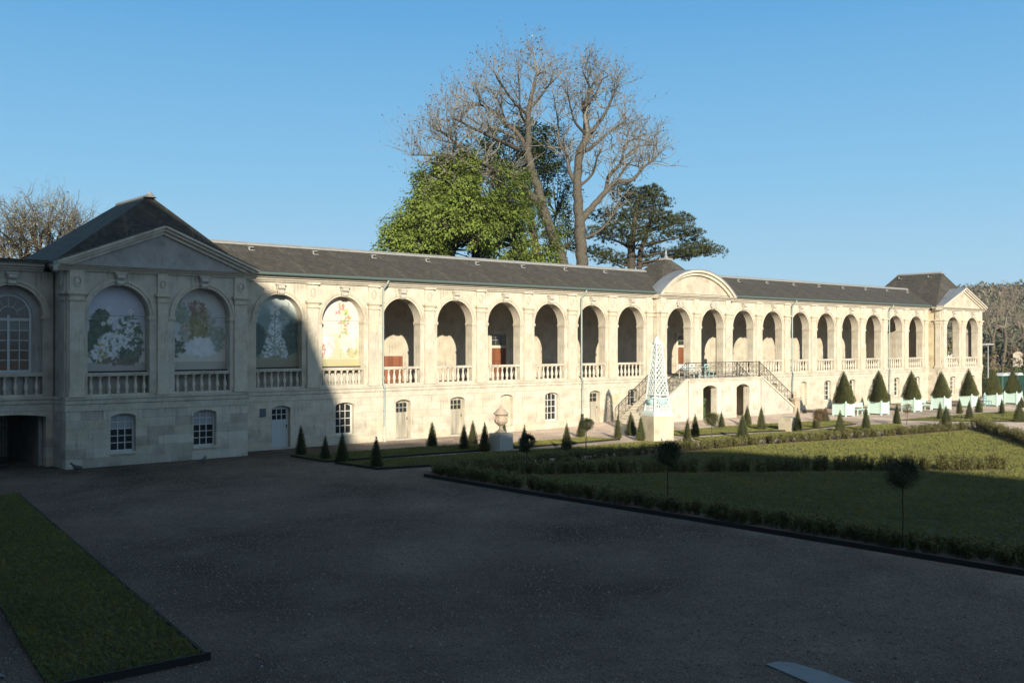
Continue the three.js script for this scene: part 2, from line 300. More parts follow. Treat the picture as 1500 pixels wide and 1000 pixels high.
// generic floral paintings on boards (the arched panels)
function painting(kind) {
  const W = 256, H = 384, c = document.createElement('canvas'); c.width = W; c.height = H; const g = c.getContext('2d');
  let sd = 77 + kind * 31; const r = (a, b) => { sd = (sd * 16807) % 2147483647; return a + (b - a) * sd / 2147483647; };
  const P = [{ bg: ['#c3c4d4', '#b9bac6', '#c9c6c0'], gr: '#9a958c' }, { bg: ['#c6c2bb', '#b9bcc0', '#c8c2b4'], gr: '#a49c8e' }, { bg: ['#c4cdca', '#6f8684', '#8d8a72'], gr: '#8a8266' }, { bg: ['#cdc4be', '#c4bdb4', '#b3ac90'], gr: '#a39c72' }][kind];
  P.bg.forEach((col, i) => { g.fillStyle = col; for (let k = 0; k < 90; k++) { g.globalAlpha = .35; g.beginPath(); g.ellipse(r(-10, W + 10), H * (i / 3) + r(-30, H / 3 + 30), r(20, 60), r(12, 34), r(0, 3), 0, 7); g.fill(); } });
  g.globalAlpha = .8; g.fillStyle = P.gr; g.fillRect(0, H * .9, W, H * .1);
  const blob = (x, y, sx, sy, n, cols, s0, s1) => { for (let k = 0; k < n; k++) { const a = r(0, 6.28), q = Math.sqrt(r(0, 1)); g.globalAlpha = r(.45, .9); g.fillStyle = cols[Math.floor(r(0, cols.length - .01))]; g.beginPath(); g.ellipse(x + Math.cos(a) * q * sx, y + Math.sin(a) * q * sy, r(s0, s1), r(s0, s1) * .45, r(0, 3.1), 0, 7); g.fill(); } };
  const flower = (x, y, s, cols) => { for (let k = 0; k < 7; k++) { const a = k / 7 * 6.28; g.globalAlpha = .85; g.fillStyle = cols[k % cols.length]; g.beginPath(); g.ellipse(x + Math.cos(a) * s * .6, y + Math.sin(a) * s * .6, s * .55, s * .3, a, 0, 7); g.fill(); } g.fillStyle = '#b49a4a'; g.beginPath(); g.arc(x, y, s * .25, 0, 7); g.fill(); };
  const stem = (x0, y0, x1, y1, w, col) => { g.globalAlpha = .9; g.strokeStyle = col; g.lineWidth = w; g.beginPath(); g.moveTo(x0, y0); g.quadraticCurveTo((x0 + x1) / 2 + r(-14, 14), (y0 + y1) / 2, x1, y1); g.stroke(); };
  const G = ['#47543f', '#3d4a3c', '#5d6a4c', '#556052'], Wt = ['#d8d8dc', '#c9ccd4', '#e2e0da'];
  if (kind === 0) { blob(64, 250, 46, 96, 260, G, 8, 24); blob(190, 270, 50, 84, 240, [...G, '#6d7468', '#7d8480'], 8, 22); blob(70, 200, 44, 90, 260, G, 6, 20); blob(185, 210, 52, 80, 200, [...G, ...Wt], 5, 17); blob(120, 250, 60, 40, 120, Wt, 5, 14); blob(70, 300, 42, 46, 120, [...Wt, '#a48a50'], 5, 14); for (let i = 0; i < 9; i++) flower(r(40, 220), r(90, 210), r(8, 15), Wt); blob(150, 340, 80, 14, 60, ['#5c5448', '#6c6252'], 6, 18); }
  if (kind === 1) { blob(128, 200, 86, 110, 240, ['#8f917c', '#9c9a86', '#7f8474', '#a8a294'], 8, 24); blob(128, 190, 40, 100, 200, ['#80774e', '#8c8258', '#6c6a48', '#9a8e6a'], 6, 20); blob(120, 90, 36, 30, 90, ['#76594c', '#85685a', '#9c8272'], 5, 13); blob(140, 275, 76, 36, 200, Wt, 8, 22); blob(40, 110, 30, 60, 90, ['#8f9a86', '#7c8873'], 6, 18); blob(30, 280, 34, 44, 90, G, 4, 12); blob(220, 240, 30, 60, 80, ['#7e8a76', '#8f9a90'], 5, 16); for (let i = 0; i < 6; i++) flower(r(60, 200), r(60, 190), r(9, 15), ['#8f7264', '#a78f80', '#bfb0a2']); }
  if (kind === 2) { blob(30, 240, 50, 80, 160, ['#43534c', '#4e5f58', '#3c4a44'], 8, 26); blob(225, 230, 44, 84, 160, ['#43534c', '#55655c', '#3f4d42'], 8, 26); for (let k = 0; k < 200; k++) { const t = r(0, 1), y = 120 + t * 210; blob(128 + r(-1, 1) * (14 + t * 66), y, 4, 6, 2, ['#cfd8dc', '#b9c6cc', '#dfe4e4', '#a9b8bc'], 5, 13); } stem(128, 330, 128, 70, 4, '#66754e'); for (let i = 0; i < 7; i++) { stem(128, 330 - i * 34, 128 + 60 - i * 6, 312 - i * 36, 2.4, '#5f7050'); stem(128, 330 - i * 34, 68 + i * 6, 312 - i * 36, 2.4, '#5f7050'); } flower(128, 66, 20, Wt); flower(112, 96, 12, Wt); flower(146, 98, 12, Wt); }
  if (kind === 3) { stem(140, 340, 150, 60, 4, '#8c9a62'); for (let i = 0; i < 10; i++) { const y = 50 + i * 22; blob(150 + r(-34, 40), y, 16, 10, 12, ['#8d9a5c', '#a3ad74', '#79874e'], 6, 14); flower(150 + r(-26, 40), y + r(-8, 8), r(11, 18), ['#a06a68', '#b98e8a', '#cfc0ba']); } blob(60, 270, 40, 60, 150, ['#d2cfca', '#c6beb6', '#b9a8a6'], 9, 22); blob(190, 260, 50, 56, 110, ['#cdc8c0', '#beb8a8'], 9, 22); blob(215, 310, 36, 26, 70, ['#98956a', '#a9a47a', '#85885e'], 4, 12); blob(30, 300, 22, 40, 50, ['#8e6a60', '#a98478'], 4, 12); blob(215, 180, 30, 50, 60, ['#cfd0cc', '#b9bcb6'], 4, 12); }
  g.globalAlpha = kind === 3 ? .1 : .22; g.fillStyle = kind === 3 ? '#b9b0a6' : '#8f9296'; g.fillRect(0, 0, W, H); g.globalAlpha = 1;
  const t = new THREE.CanvasTexture(c); t.colorSpace = THREE.SRGBColorSpace; return t;
}
const panelSeam = M([.30, .30, .30]);
function paintedPanel(parent, cx, r, z, kind, label) {
  const s = new THREE.Shape(); const q = r - .01; s.moveTo(cx - q, 3.98); s.lineTo(cx - q, SPR); s.absarc(cx, SPR, q, Math.PI, 0, true); s.lineTo(cx + q, 3.98); s.closePath();
  const g = new THREE.ExtrudeGeometry(s, { depth: .04, bevelEnabled: false, curveSegments: 20 }).translate(0, 0, z - .5); const p = g.attributes.position, uv = new Float32Array(p.count * 2);
  for (let i = 0; i < p.count; i++) { uv[i * 2] = (p.getX(i) - cx + q) / (2 * q); uv[i * 2 + 1] = (p.getY(i) - 3.98) / (SPR + q - 3.98); }
  g.setAttribute('uv', new THREE.BufferAttribute(uv, 2));
  const m = part(parent, 'painted_panel', g, new THREE.MeshStandardMaterial({ map: painting(kind), roughness: .8 }), label);
  part(m, 'panel_joint', box(cx - q, cx + q, SPR - .012, SPR + .012, z - .465, z - .452), panelSeam);
  part(m, 'panel_ledge', box(cx - r + .003, cx + r - .003, 3.925, 3.985, z - .5, z - .3), darkCloth);
  part(m, 'backing_wall', box(cx - r - .1, cx + r + .1, FLOOR - .1, 3.92, z - .58, z - .5), limeGrey);
}
const roofPrismX = (prof, a, b) => mouldX(prof, a, b, 0);
function planeGeo(quads, tile = 3) { // list of point lists (fans); uv along the slope
  const P = [], U = [];
  for (const q of quads) { const n = q[1].clone().sub(q[0]).cross(q[2].clone().sub(q[0])).normalize(); const hz = V(n.z, 0, -n.x); if (hz.length() < 1e-4) hz.set(1, 0, 0); hz.normalize(); const up = hz.clone().cross(n).normalize(); for (let i = 1; i < q.length - 1; i++) for (const p of [q[0], q[i], q[i + 1]]) { P.push(p.x, p.y, p.z); U.push(p.dot(hz) / tile, p.dot(up) / tile); } }
  const g = new THREE.BufferGeometry(); g.setAttribute('position', new THREE.Float32BufferAttribute(P, 3)); g.setAttribute('uv', new THREE.Float32BufferAttribute(U, 2)); g.computeVertexNormals(); return g;
}

// ------------------------------------------------------------------ the long arcaded gallery
const BAY = 3.6, ZB = -5.0;
const gallery = thing('arcaded_gallery', 'long two-storey pale limestone gallery with round arches, balustrades and low slate roof', 'building');
{
  const L0 = 22.3, L1 = 51.1, R0 = 59.5, R1 = 88.3;
  const op = (c, w, y0, y1) => ({ x0: c - w / 2, x1: c + w / 2, y0, y1 });
  const doors = [[24.2, 1.0, .06, 2.12, 3, 2, greyPaint], [31.43, .95, .1, 2.16, 3, 2], [35.1, 1.0, .1, 2.18, 3, 2], [46.0, .95, .12, 2.2, 2, 2]];
  const wins = [[27.8, 1.08, .5, 2.14, 3, 4], [42.3, 1.08, .5, 2.2, 3, 4]];
  const blind = [[38.7, .95, .45, 2.2]];
  const rw = [[72.4, .98, .6, 2.22], [76.0, .98, .6, 2.22], [79.6, .98, .6, 2.22], [83.2, .98, .6, 2.22], [86.8, .98, .6, 2.22]], rb = [[69.0, .95, .45, 2.2], [65.1, .95, .45, 2.2]];
  const o1 = [...doors, ...wins, ...blind].map(o => op(...o)); o1.push(op(49.5, .9, 1.1, 2.2));
  ashlar(gallery, L0 - .7, L1 + .4, 0, o1, 210);
  ashlar(gallery, R0 - .4, R1 + .5, 0, [...rw, ...rb].map(o => op(...o)), 88, 2.36, 6, 0, limes, [.9, 1.6]);
  for (const d of doors) { const o = op(...d); doorIn(gallery, o.x0, o.x1, o.y0, o.y1, 0, d[4], d[5], d[6]); part(gallery, 'doorstep', box(o.x0 - .08, o.x1 + .08, -.1, o.y0 - .003, -.3, .05), limeGrey); }
  for (const d of wins) { const o = op(...d); windowIn(gallery, o.x0, o.x1, o.y0, o.y1, 0, d[4], d[5]); }
  for (const d of rw) { const o = op(...d); windowIn(gallery, o.x0, o.x1, o.y0, o.y1, 0, 2, 4); }
  for (const d of [...blind, ...rb]) { const o = op(...d); part(gallery, 'blocked_doorway', extr(segTop(o.x0, o.x1, o.y0 - .09, o.y1, .12), -.42, -.24, 8), plaster); }
  windowIn(gallery, 49.05, 49.95, 1.1, 2.2, 0, 2, 2);
  // round niche beside the stairs
  part(gallery, 'round_niche', [new THREE.TorusGeometry(.3, .03, 6, 20).translate(47.82, 1.62, .006), new THREE.CylinderGeometry(.29, .29, .012, 20).rotateX(Math.PI / 2).translate(47.82, 1.62, .008)].map(g => wuv(g)), limeYellow);
  // plates on the wall
  part(gallery, 'wall_plaque', box(23.05, 23.37, 1.62, 2.02, .006, .03), M([.12, .15, .18]));
  part(gallery, 'wall_plaque', box(45.1, 45.22, 1.66, 1.86, .006, .03), greyPaint);
  part(gallery, 'wall_plaque', box(88.0, 88.08, 1.4, 1.6, .006, .03), greyPaint);
  part(gallery, 'string_course', [mouldX(bandProf, L0 - .7, L1 + .4, 0), mouldX(bandProf, R0 - .4, R1 + .5, 0)], limes[3]);
  // frontispiece ground floor and band
  part(gallery, 'frontispiece_wall', [box(L1 + .4, R0 - .4, -.1, 2.36, .02, .5), mouldX(bandProf, L1 + .38, R0 - .38, .5), mouldZ(bandProf.map(([o, y]) => [o, y - .002]), .11, .5, L1 + .4, -1)], lime);
  const bays = []; for (let i = 0; i < 8; i++) { bays.push(L0 + i * BAY); bays.push(R0 + i * BAY); }
  bays.sort((a, b) => a - b);
  bays.forEach((x, i) => {
    const c = x + BAY / 2, painted = i < 2, end = i === 7 || i === 8;
    part(gallery, 'arcade_wall', extr(bayShape(x, x + BAY, c, 1.235), -.6, 0, 24), limes[[0, 1, 3][i % 3]]);
    archTrim(gallery, c, 1.235, 0);
    balustrade(gallery, c, 1.235, 0, 7, limePale);
    if (painted) paintedPanel(gallery, c, 1.235, 0, 2 + i, i ? 'white and pink flower painting with yellow-green foot' : 'pale blue-white flower painting on dark green ground');
  });
  for (let i = 0; i <= 8; i++) { if (i > 0) pilaster(gallery, L0 + i * BAY - (i === 8 ? .05 : 0), 0, .62); if (i < 9) pilaster(gallery, R0 + i * BAY + (i === 0 ? .1 : 0), 0, .62); }
  // frontispiece
  const FC = 55.31, FZ = .5;
  for (const s of [-1, 1]) {
    const c = FC + s * 1.795, x0 = s < 0 ? 51.5 : FC, x1 = s < 0 ? FC : 59.12;
    part(gallery, 'arcade_wall', extr(bayShape(x0, x1, c, 1.22), FZ - .6, FZ, 24), limes[1]);
    archTrim(gallery, c, 1.22, FZ, garlandKey);
  }
  for (const x of [51.82, FC, 58.8]) pilaster(gallery, x, FZ, .56);
  pilaster(gallery, 51.5, .22, .44, -Math.PI / 2);
  part(gallery, 'frontispiece_return', [box(51.49, 52.1, FLOOR, TOPW, -.3, -.1), box(58.5, 59.13, FLOOR, TOPW, -.3, -.1)], limeYellow);
  // cornices
  part(gallery, 'cornice', [mouldX(cornProf, 21.6, 51.5, 0), mouldX(cornProf, 59.12, 88.9, 0)], limePale);
  part(gallery, 'frontispiece_cornice', [mouldX(cornProf.map(([o, y]) => [o, y > 8.3 ? 8.3 + (y - 8.3) * .5 : y]), 51.2, 59.42, FZ), mouldZ(cornProf.map(([o, y]) => [o * .7, y - .003]), .42, FZ, 51.5, -1), mouldZ(cornProf.map(([o, y]) => [o * .7, y - .003]), .42, FZ, 59.12, 1)], limePale);
  for (let i = 1; i < 9; i++) for (const x of [L0 + i * BAY, R0 + (i - 1) * BAY]) if (x < 51 || x > 59.6) part(gallery, 'cornice_break', box(x - .36, x + .36, TOPW - .05, TOPW + .06, 0, .19), limePale);
  // segmental pediment
  const segR = (4.1 * 4.1 + 1.75 * 1.75) / (2 * 1.75), cy = 8.4 + 1.75 - segR, aa = Math.asin(4.1 / segR);
  const arcBand = (r0, r1) => { const s = new THREE.Shape(); s.absarc(FC, cy, r1, Math.PI / 2 + aa, Math.PI / 2 - aa, true); s.absarc(FC, cy, r0, Math.PI / 2 - aa, Math.PI / 2 + aa, false); s.closePath(); return s; };
  const ty = new THREE.Shape(); ty.absarc(FC, cy, segR - .3, Math.PI / 2 + aa * .97, Math.PI / 2 - aa * .97, true); ty.lineTo(FC + 4, 8.39); ty.lineTo(FC - 4, 8.39); ty.closePath();
  part(gallery, 'tympanum', extr(ty, FZ - .35, FZ + .02, 30), plaster);
  part(gallery, 'pediment_moulding', [extr(arcBand(segR - .35, segR - .16), FZ - .3, FZ + .2, 40), extr(arcBand(segR - .16, segR), FZ - .3, FZ + .36, 40)], limePale);
  part(gallery, 'pediment_capping', extr(arcBand(segR + .002, segR + .05), -.25, FZ + .4, 40), lead);
  // interior
  const wallHoles = (() => {
    const s = shapeOf([[21.5, 0], [89, 0], [89, 8.5], [21.5, 8.5]]);
    return s;
  })();
  part(gallery, 'back_wall', [extr(wallHoles, ZB - .5, ZB)], plaster);
  part(gallery, 'gallery_floor', [box(21.5, 89, FLOOR - .3, FLOOR - .03, ZB, -.55), box(51.5, 59.1, FLOOR - .28, FLOOR - .02, -.56, .46)], floorTile);
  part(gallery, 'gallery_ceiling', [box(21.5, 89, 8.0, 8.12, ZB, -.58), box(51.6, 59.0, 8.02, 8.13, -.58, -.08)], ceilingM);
  for (const q of [box(29.25, 29.55, FLOOR, 8.05, ZB, -.62), box(21.5, 21.8, 0, 8.05, ZB, -.62), box(88.6, 89, 0, 8.0, ZB, -.62), box(21.55, 22.3, 0, 8.1, -.6, -.01), box(88.3, 88.8, 2.9, 8.12, -.6, -.01)]) part(gallery, 'cross_wall', q, plaster);
  // doors on the back wall
  const backDoor = x => {
    const d = part(gallery, 'inner_door', [box(x - .6, x + .6, FLOOR, 4.86, ZB + .005, ZB + .06)], redWood, 'red-brown wooden door at the back of the gallery');
    for (let k = 0; k < 2; k++) part(d, 'door_panel', stone(x - .52, x + .52, FLOOR + .12 + k * .95, FLOOR + .95 + k * .9, ZB + .06, ZB + .085, .02), redWood);
    part(d, 'door_surround', [box(x - .82, x - .6, FLOOR, 5.95, ZB + .003, ZB + .1), box(x + .6, x + .82, FLOOR, 5.95, ZB + .003, ZB + .1), box(x - .6, x + .6, 5.75, 5.95, ZB + .003, ZB + .1), box(x - .6, x + .6, 4.86, 5.0, ZB + .004, ZB + .09)], limePale);
    for (let k = 0; k < 3; k++) for (let j = 0; j < 2; j++) part(d, 'transom_pane', box(x - .57 + k * .39, x - .57 + k * .39 + .35, 5.04 + j * .35, 5.36 + j * .35, ZB + .005, ZB + .03), glassM);
  };
  backDoor(42.25); backDoor(85.5); backDoor(60.5); backDoor(65.6);
  // roof
  const prof = s => [[.5, 8.49 + s], [.5, 8.53 + s], [-2.8, 10.2 + s], [-6.1, 8.53 + s], [-6.1, 8.49 + s]];
  const roofSlab = (a, b) => { const E1 = V(a, 8.53, .5), E2 = V(b, 8.53, .5), R1_ = V(a, 10.2, -2.8), R2_ = V(b, 10.2, -2.8), B1 = V(a, 8.53, -6.1), B2 = V(b, 8.53, -6.1), d = V(0, -.06, 0); const dn = p => p.clone().add(d); return [[E1, E2, R2_, R1_], [R1_, R2_, B2, B1], [dn(E1), dn(E2), E2, E1], [dn(B1), dn(B2), dn(E2), dn(E1)], [E1, R1_, B1], [E2, R2_, B2]]; };
  const roof = part(gallery, 'roof', planeGeo([...roofSlab(21.0, 53.5), ...roofSlab(57.1, 92)]), slate);
  part(roof, 'ridge_cap', [mouldX([[-2.62, 10.12], [-2.62, 10.18], [-2.8, 10.29], [-2.98, 10.18], [-2.98, 10.12]], 18.5, 53.8, 0), mouldX([[-2.62, 10.12], [-2.62, 10.18], [-2.8, 10.29], [-2.98, 10.18], [-2.98, 10.12]], 56.8, 90.2, 0)], zinc);
  const hook = merge([box(-.16, .16, 0, .035, -.05, .05), box(-.16, -.1, 0, .2, -.04, .04), box(-.2, .1, .17, .2, -.05, .05)]);
  for (let x = 23.6; x < 89; x += 3.62) { if (x > 51 && x < 59.5) continue; const h = part(roof, 'roof_vent', hook, zinc); h.position.set(x, 9.78, -1.95); }
  // frontispiece roof, with bell-cast slopes
  { const ax = V(55.31, 11.1, -1.6), qs = [], n = 6, e = [V(51.2, 8.5, .55), V(59.4, 8.5, .55), V(59.4, 8.5, -6), V(51.2, 8.5, -6)];
    const lev = t => { const k = Math.pow(1 - t, 1.0) * (1 - .16 * Math.sin(Math.PI * t)); return e.map(c => V(ax.x + (c.x - ax.x) * k + Math.sign(c.x - ax.x) * .25 * t, 8.5 + (11.05 - 8.5) * t, ax.z - .6 + (c.z - ax.z + .6) * k + (c.z > -2 ? .2 : -.2) * t)); };
    for (let i = 0; i < n; i++) { const a = lev(i / n), b = lev((i + 1) / n); for (let k = 0; k < 4; k++) { const j = (k + 1) % 4; qs.push([a[k], a[j], b[j], b[k]]); } }
    const fr = part(gallery, 'frontispiece_roof', planeGeo(qs), slate);
    part(fr, 'roof_cap', [box(54.95, 55.67, 11.0, 11.14, -2.5, -1.85)], zinc);
    part(fr, 'finial', lathe([[.18, 11.1], [.16, 11.25], [.06, 11.35], [.1, 11.5], [.03, 11.7], [.012, 12.3], [0, 12.32]], 8).translate(55.31, 0, -2.17), lead);
  }
  // gutters and downpipes
  const gut = (a, b) => { const g = new THREE.CylinderGeometry(.075, .075, b - a, 8).rotateZ(Math.PI / 2).translate((a + b) / 2, 8.5, .52); return g; };
  part(gallery, 'gutter', [gut(21.9, 51.2), gut(59.45, 88.9)], copper);
  for (const x of [30.0, 44.62, 67.2, 81.6]) {
    const pts = [V(x + .15, 8.46, .5), V(x + .1, 8.3, .48), V(x, 8.0, .24), V(x, 7.6, .2), V(x, 3.1, .2), V(x + .05, 2.85, .28), V(x + .12, 2.3, .17), V(x + .12, .8, .14)];
    const g = []; for (let i = 0; i < pts.length - 1; i++) { g.push(rod(pts[i], pts[i + 1], .052, 8)); g.push(new THREE.SphereGeometry(.054, 8, 6).translate(...pts[i].toArray())); }
    const p = part(gallery, 'downpipe', g, pipeM);
    part(p, 'pipe_shoe', [rod(V(x + .12, 0, .14), V(x + .12, .8, .14), .085, 8)], x < 40 ? limePale : iron);
    for (const y of [7.3, 6.0, 4.6, 3.3, 1.6]) part(p, 'pipe_collar', rod(V(x + (y < 2.5 ? .12 : 0), y, y < 2.5 ? .155 : .2), V(x + (y < 2.5 ? .12 : 0), y + .07, y < 2.5 ? .155 : .2), .068, 8), pipeM);
  }
}
// a reddish slatted cabinet standing in the gallery
{
  const t = thing('slatted_cabinet', 'orange-red slatted wooden cabinet standing in the first open gallery bay', 'cabinet', null, [33.75, FLOOR - .03, ZB + .5]);
  part(t, 'carcass', [box(-.62, .62, 0, 1.5, -.3, .2)], orangeWood);
  for (let k = 0; k < 2; k++) for (let j = 0; j < 4; j++) part(t, 'slat', stone(-.58, .58, .08 + k * .72 + j * .165, .08 + k * .72 + j * .165 + .14, .2, .225, .01), orangeWood);
  part(t, 'rail', box(-.62, .62, .73, .78, .2, .24), plaster);
}

// ------------------------------------------------------------------ pavilions
function pavilion(xc, hw, zf, zb, label, opt = {}) {
  const p = thing('pavilion', label, 'building'); const x0 = xc - hw, x1 = xc + hw, AR = opt.r || 1.3, off = 1.855;
  const op = opt.wins.map(c => ({ x0: c - .53, x1: c + .53, y0: .58, y1: 2.2 }));
  const pl = opt.mats || limes, grimeAndShade = opt.open ? pl[4] : pl[4];  // darkest palette stone on the left faces, for grime and deep shade
  ashlar(p, x0 - .06, x1 + .06, zf, op, 120, 2.36, 6, 0, pl, [.7, 1.3]);
  for (const o of op) windowIn(p, o.x0, o.x1, o.y0, o.y1, zf, 3, opt.rows || 4, opt.paint || whitePaint);
  // returns of the ground floor
  for (const s of [-1, 1]) { const xa = s < 0 ? x0 - .06 : x1 - .34; for (let j = 0; j < 6; j++) part(p, 'return_stone', box(xa + rr(0, .004), xa + .4 + rr(-.004, 0), j * .3933 + .003, (j + 1) * .3933 - .003, opt.open && s > 0 ? zb : -.55, zf - .452), s < 0 ? grimeAndShade : pl[Math.floor(rnd() * pl.length)]); }
  part(p, 'string_course', [mouldX(bandProf, x0 - .1, x1 + .1, zf), mouldZ(bandProf.map(([o, y]) => [o, y - .002]), -.5, zf - .4, x0, -1), mouldZ(bandProf.map(([o, y]) => [o, y - .002]), opt.open ? zb : -.5, zf - .4, x1, 1)], pl[3]);
  for (const s of [-1, 1]) {
    const c = xc + s * off;
    part(p, 'arcade_wall', extr(bayShape(s < 0 ? x0 : xc, s < 0 ? xc : x1, c, AR), zf - .6, zf, 24), pl[s < 0 ? 0 : 1]);
    archTrim(p, c, AR, zf);
    balustrade(p, c, AR, zf, opt.open ? 7 : 7, limePale);
    if (opt.paint3) paintedPanel(p, c, AR, zf, s < 0 ? 0 : 1, s < 0 ? 'painting of dark green leaves and white flowers on lilac ground' : 'painting of brown-green foliage above a white bloom');
  }
  pilaster(p, x0 + .36, zf, .6); pilaster(p, xc, zf, .46); pilaster(p, x1 - .34, zf, .6);
  pilaster(p, x0, zf - .36, .5, -Math.PI / 2, FLOOR, opt.open ? null : grimeAndShade); pilaster(p, x1, zf - .36, .5, Math.PI / 2);
  // side and back walls
  if (opt.open) {
    const L = zf - .6 - zb, sideGeo = extr(bayShape(0, L, 2.75, 1.2), -.5, 0, 20).rotateY(Math.PI / 2).translate(x1, 0, zf - .6);
    part(p, 'side_wall', sideGeo, lime);
    part(p, 'side_wall', [box(x0, x0 + .5, FLOOR, TOPW, zb, -.65)], plaster);
    part(p, 'back_wall', [box(x0 + .5, x1 - .5, 0, TOPW, zb, zb + .5)], plaster);
    part(p, 'upper_floor', box(x0 + .4, x1 - .5, 2.6, FLOOR - .02, zb + .5, zf - .62), limeGrey);
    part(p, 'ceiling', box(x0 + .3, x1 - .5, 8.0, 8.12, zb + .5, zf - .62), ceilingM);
    part(p, 'return_wall', box(x0 + .003, x0 + .5, FLOOR, TOPW, -.6, zf - .602), limeYellow);
  } else {
    part(p, 'side_wall', box(x0 + .003, x0 + .5, FLOOR, TOPW, zb, zf - .602), grimeAndShade); part(p, 'side_wall', box(x1 - .5, x1 - .003, FLOOR, TOPW, zb, zf - .602), pl[4]);
    part(p, 'back_wall', [box(x0 + .5, x1 - .5, 0, TOPW, zb, zb + .5)], plaster);
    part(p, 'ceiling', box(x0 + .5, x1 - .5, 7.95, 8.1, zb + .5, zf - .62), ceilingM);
  }
  part(p, 'cornice', [mouldX(cornProf.map(([o, y]) => [o, y > 8.3 ? 8.3 + (y - 8.3) * .4 : y]), x0 - .42, x1 + .42, zf), mouldZ(cornProf.map(([o, y]) => [o, y - .003]), opt.zl ?? -.3, zf, x0, -1), mouldZ(cornProf.map(([o, y]) => [o, y - .003]), opt.open ? zb : .44, zf, x1, 1)], opt.cm || limePale);
  // pediment
  const ap = 10.08, by = 8.37;
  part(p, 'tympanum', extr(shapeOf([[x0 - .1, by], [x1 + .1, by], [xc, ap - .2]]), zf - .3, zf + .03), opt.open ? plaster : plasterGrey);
  const dx = hw + .42, dy = ap - by, Ls = Math.hypot(dx, dy), ang = Math.atan2(dy, dx);
  for (const s of [-1, 1]) {
    const mk = (y0, y1, o) => { const g = box(0, Ls + (s < 0 ? .02 : 0), y0, y1, -.3, o); g.rotateZ(ang); if (s > 0) { g.scale(-1, 1, 1); const ix = g.index; for (let i = 0; i < ix.count; i += 3) { const t = ix.getX(i); ix.setX(i, ix.getX(i + 1)); ix.setX(i + 1, t); } g.computeVertexNormals(); g.translate(xc + dx, by, zf); } else g.translate(xc - dx, by, zf); return wuv(g); };
    const rk = part(p, 'raking_cornice', [mk(-.2, -.06, .14 + (s > 0 ? .003 : 0)), mk(-.06, .06, .28 + (s > 0 ? .003 : 0)), mk(.06, .16, .4 + (s > 0 ? .003 : 0))], opt.cm || limePale);
    part(rk, 'lead_capping', [mk(.163, .195, .42 + (s > 0 ? .003 : 0))], opt.open ? lead : slate);
  }
  // hipped roof with ridge running back
  const rz0 = opt.ridge[0], rz1 = opt.ridge[1], ry = 11.72, ey = 8.5, e = .46;
  const A = V(x0 - e, ey, zf - .35), B = V(x1 + e, ey, zf - .35), C = V(x1 + e, ey, zb - .3), D = V(x0 - e, ey, zb - .3), R0 = V(xc, ry, rz0), R1 = V(xc, ry, rz1);
  const roof = part(p, 'roof', planeGeo([[A, B, R0], [B, C, R1, R0], [C, D, R1], [D, A, R0, R1], [A, D, C, B]]), opt.open ? slate : slate);
  const hips = []; for (const [a, b] of [[R0, R1]]) hips.push(rod(a, b, .09, 6));
  part(roof, 'ridge_cap', hips, zinc);
  part(roof, 'ridge_tip', new THREE.ConeGeometry(.3, .32, 8).translate(xc, ry + .06, rz0), zinc);
  const hook = merge([box(-.05, .05, 0, .035, -.16, .16), box(-.04, .04, 0, .2, -.16, -.1)]);
  if (opt.open) for (const z of [rz0 - .9, rz1 + .6]) { const h = part(roof, 'roof_vent', hook, zinc); h.position.set(xc - .65, ry - .42, z); }
  // small roof behind the pediment
  const q = V(xc, ap + .12, zf - .1), qb = V(xc, ap + .12, zf - 1.7);
  part(roof, 'pediment_roof', planeGeo([[V(x0 - .3, by + .16, zf - .1), q, qb, V(x0 - .3, by + .16, zf - 1)], [q, V(x1 + .3, by + .16, zf - .1), V(x1 + .3, by + .16, zf - 1), qb]]), opt.open ? lead : slate);
  return p;
}
const shadedStones = [stoneM([.71, .66, .55]), stoneM([.76, .71, .61]), stoneM([.63, .59, .50]), stoneM([.73, .68, .57]), stoneM([.55, .51, .43]), stoneM([.68, .62, .49])];  // weathered greyer stone, with part of the shade put into the colour
pavilion(17.62, 3.96, 1.6, -5.6, 'stone pavilion with steep dark slate roof and two painted arches', { wins: [15.94, 19.58], paint3: true, paint: greyPaint, ridge: [.2, -3.8], mats: shadedStones, rows: 5, zl: .0, cm: limePale });
pavilion(92.62, 3.84, 1.3, -6.2, 'sunlit end pavilion with slate hipped roof and open see-through arches', { wins: [90.75, 94.6], r: 1.22, ridge: [-.6, -5.0], open: true, zl: .44 });

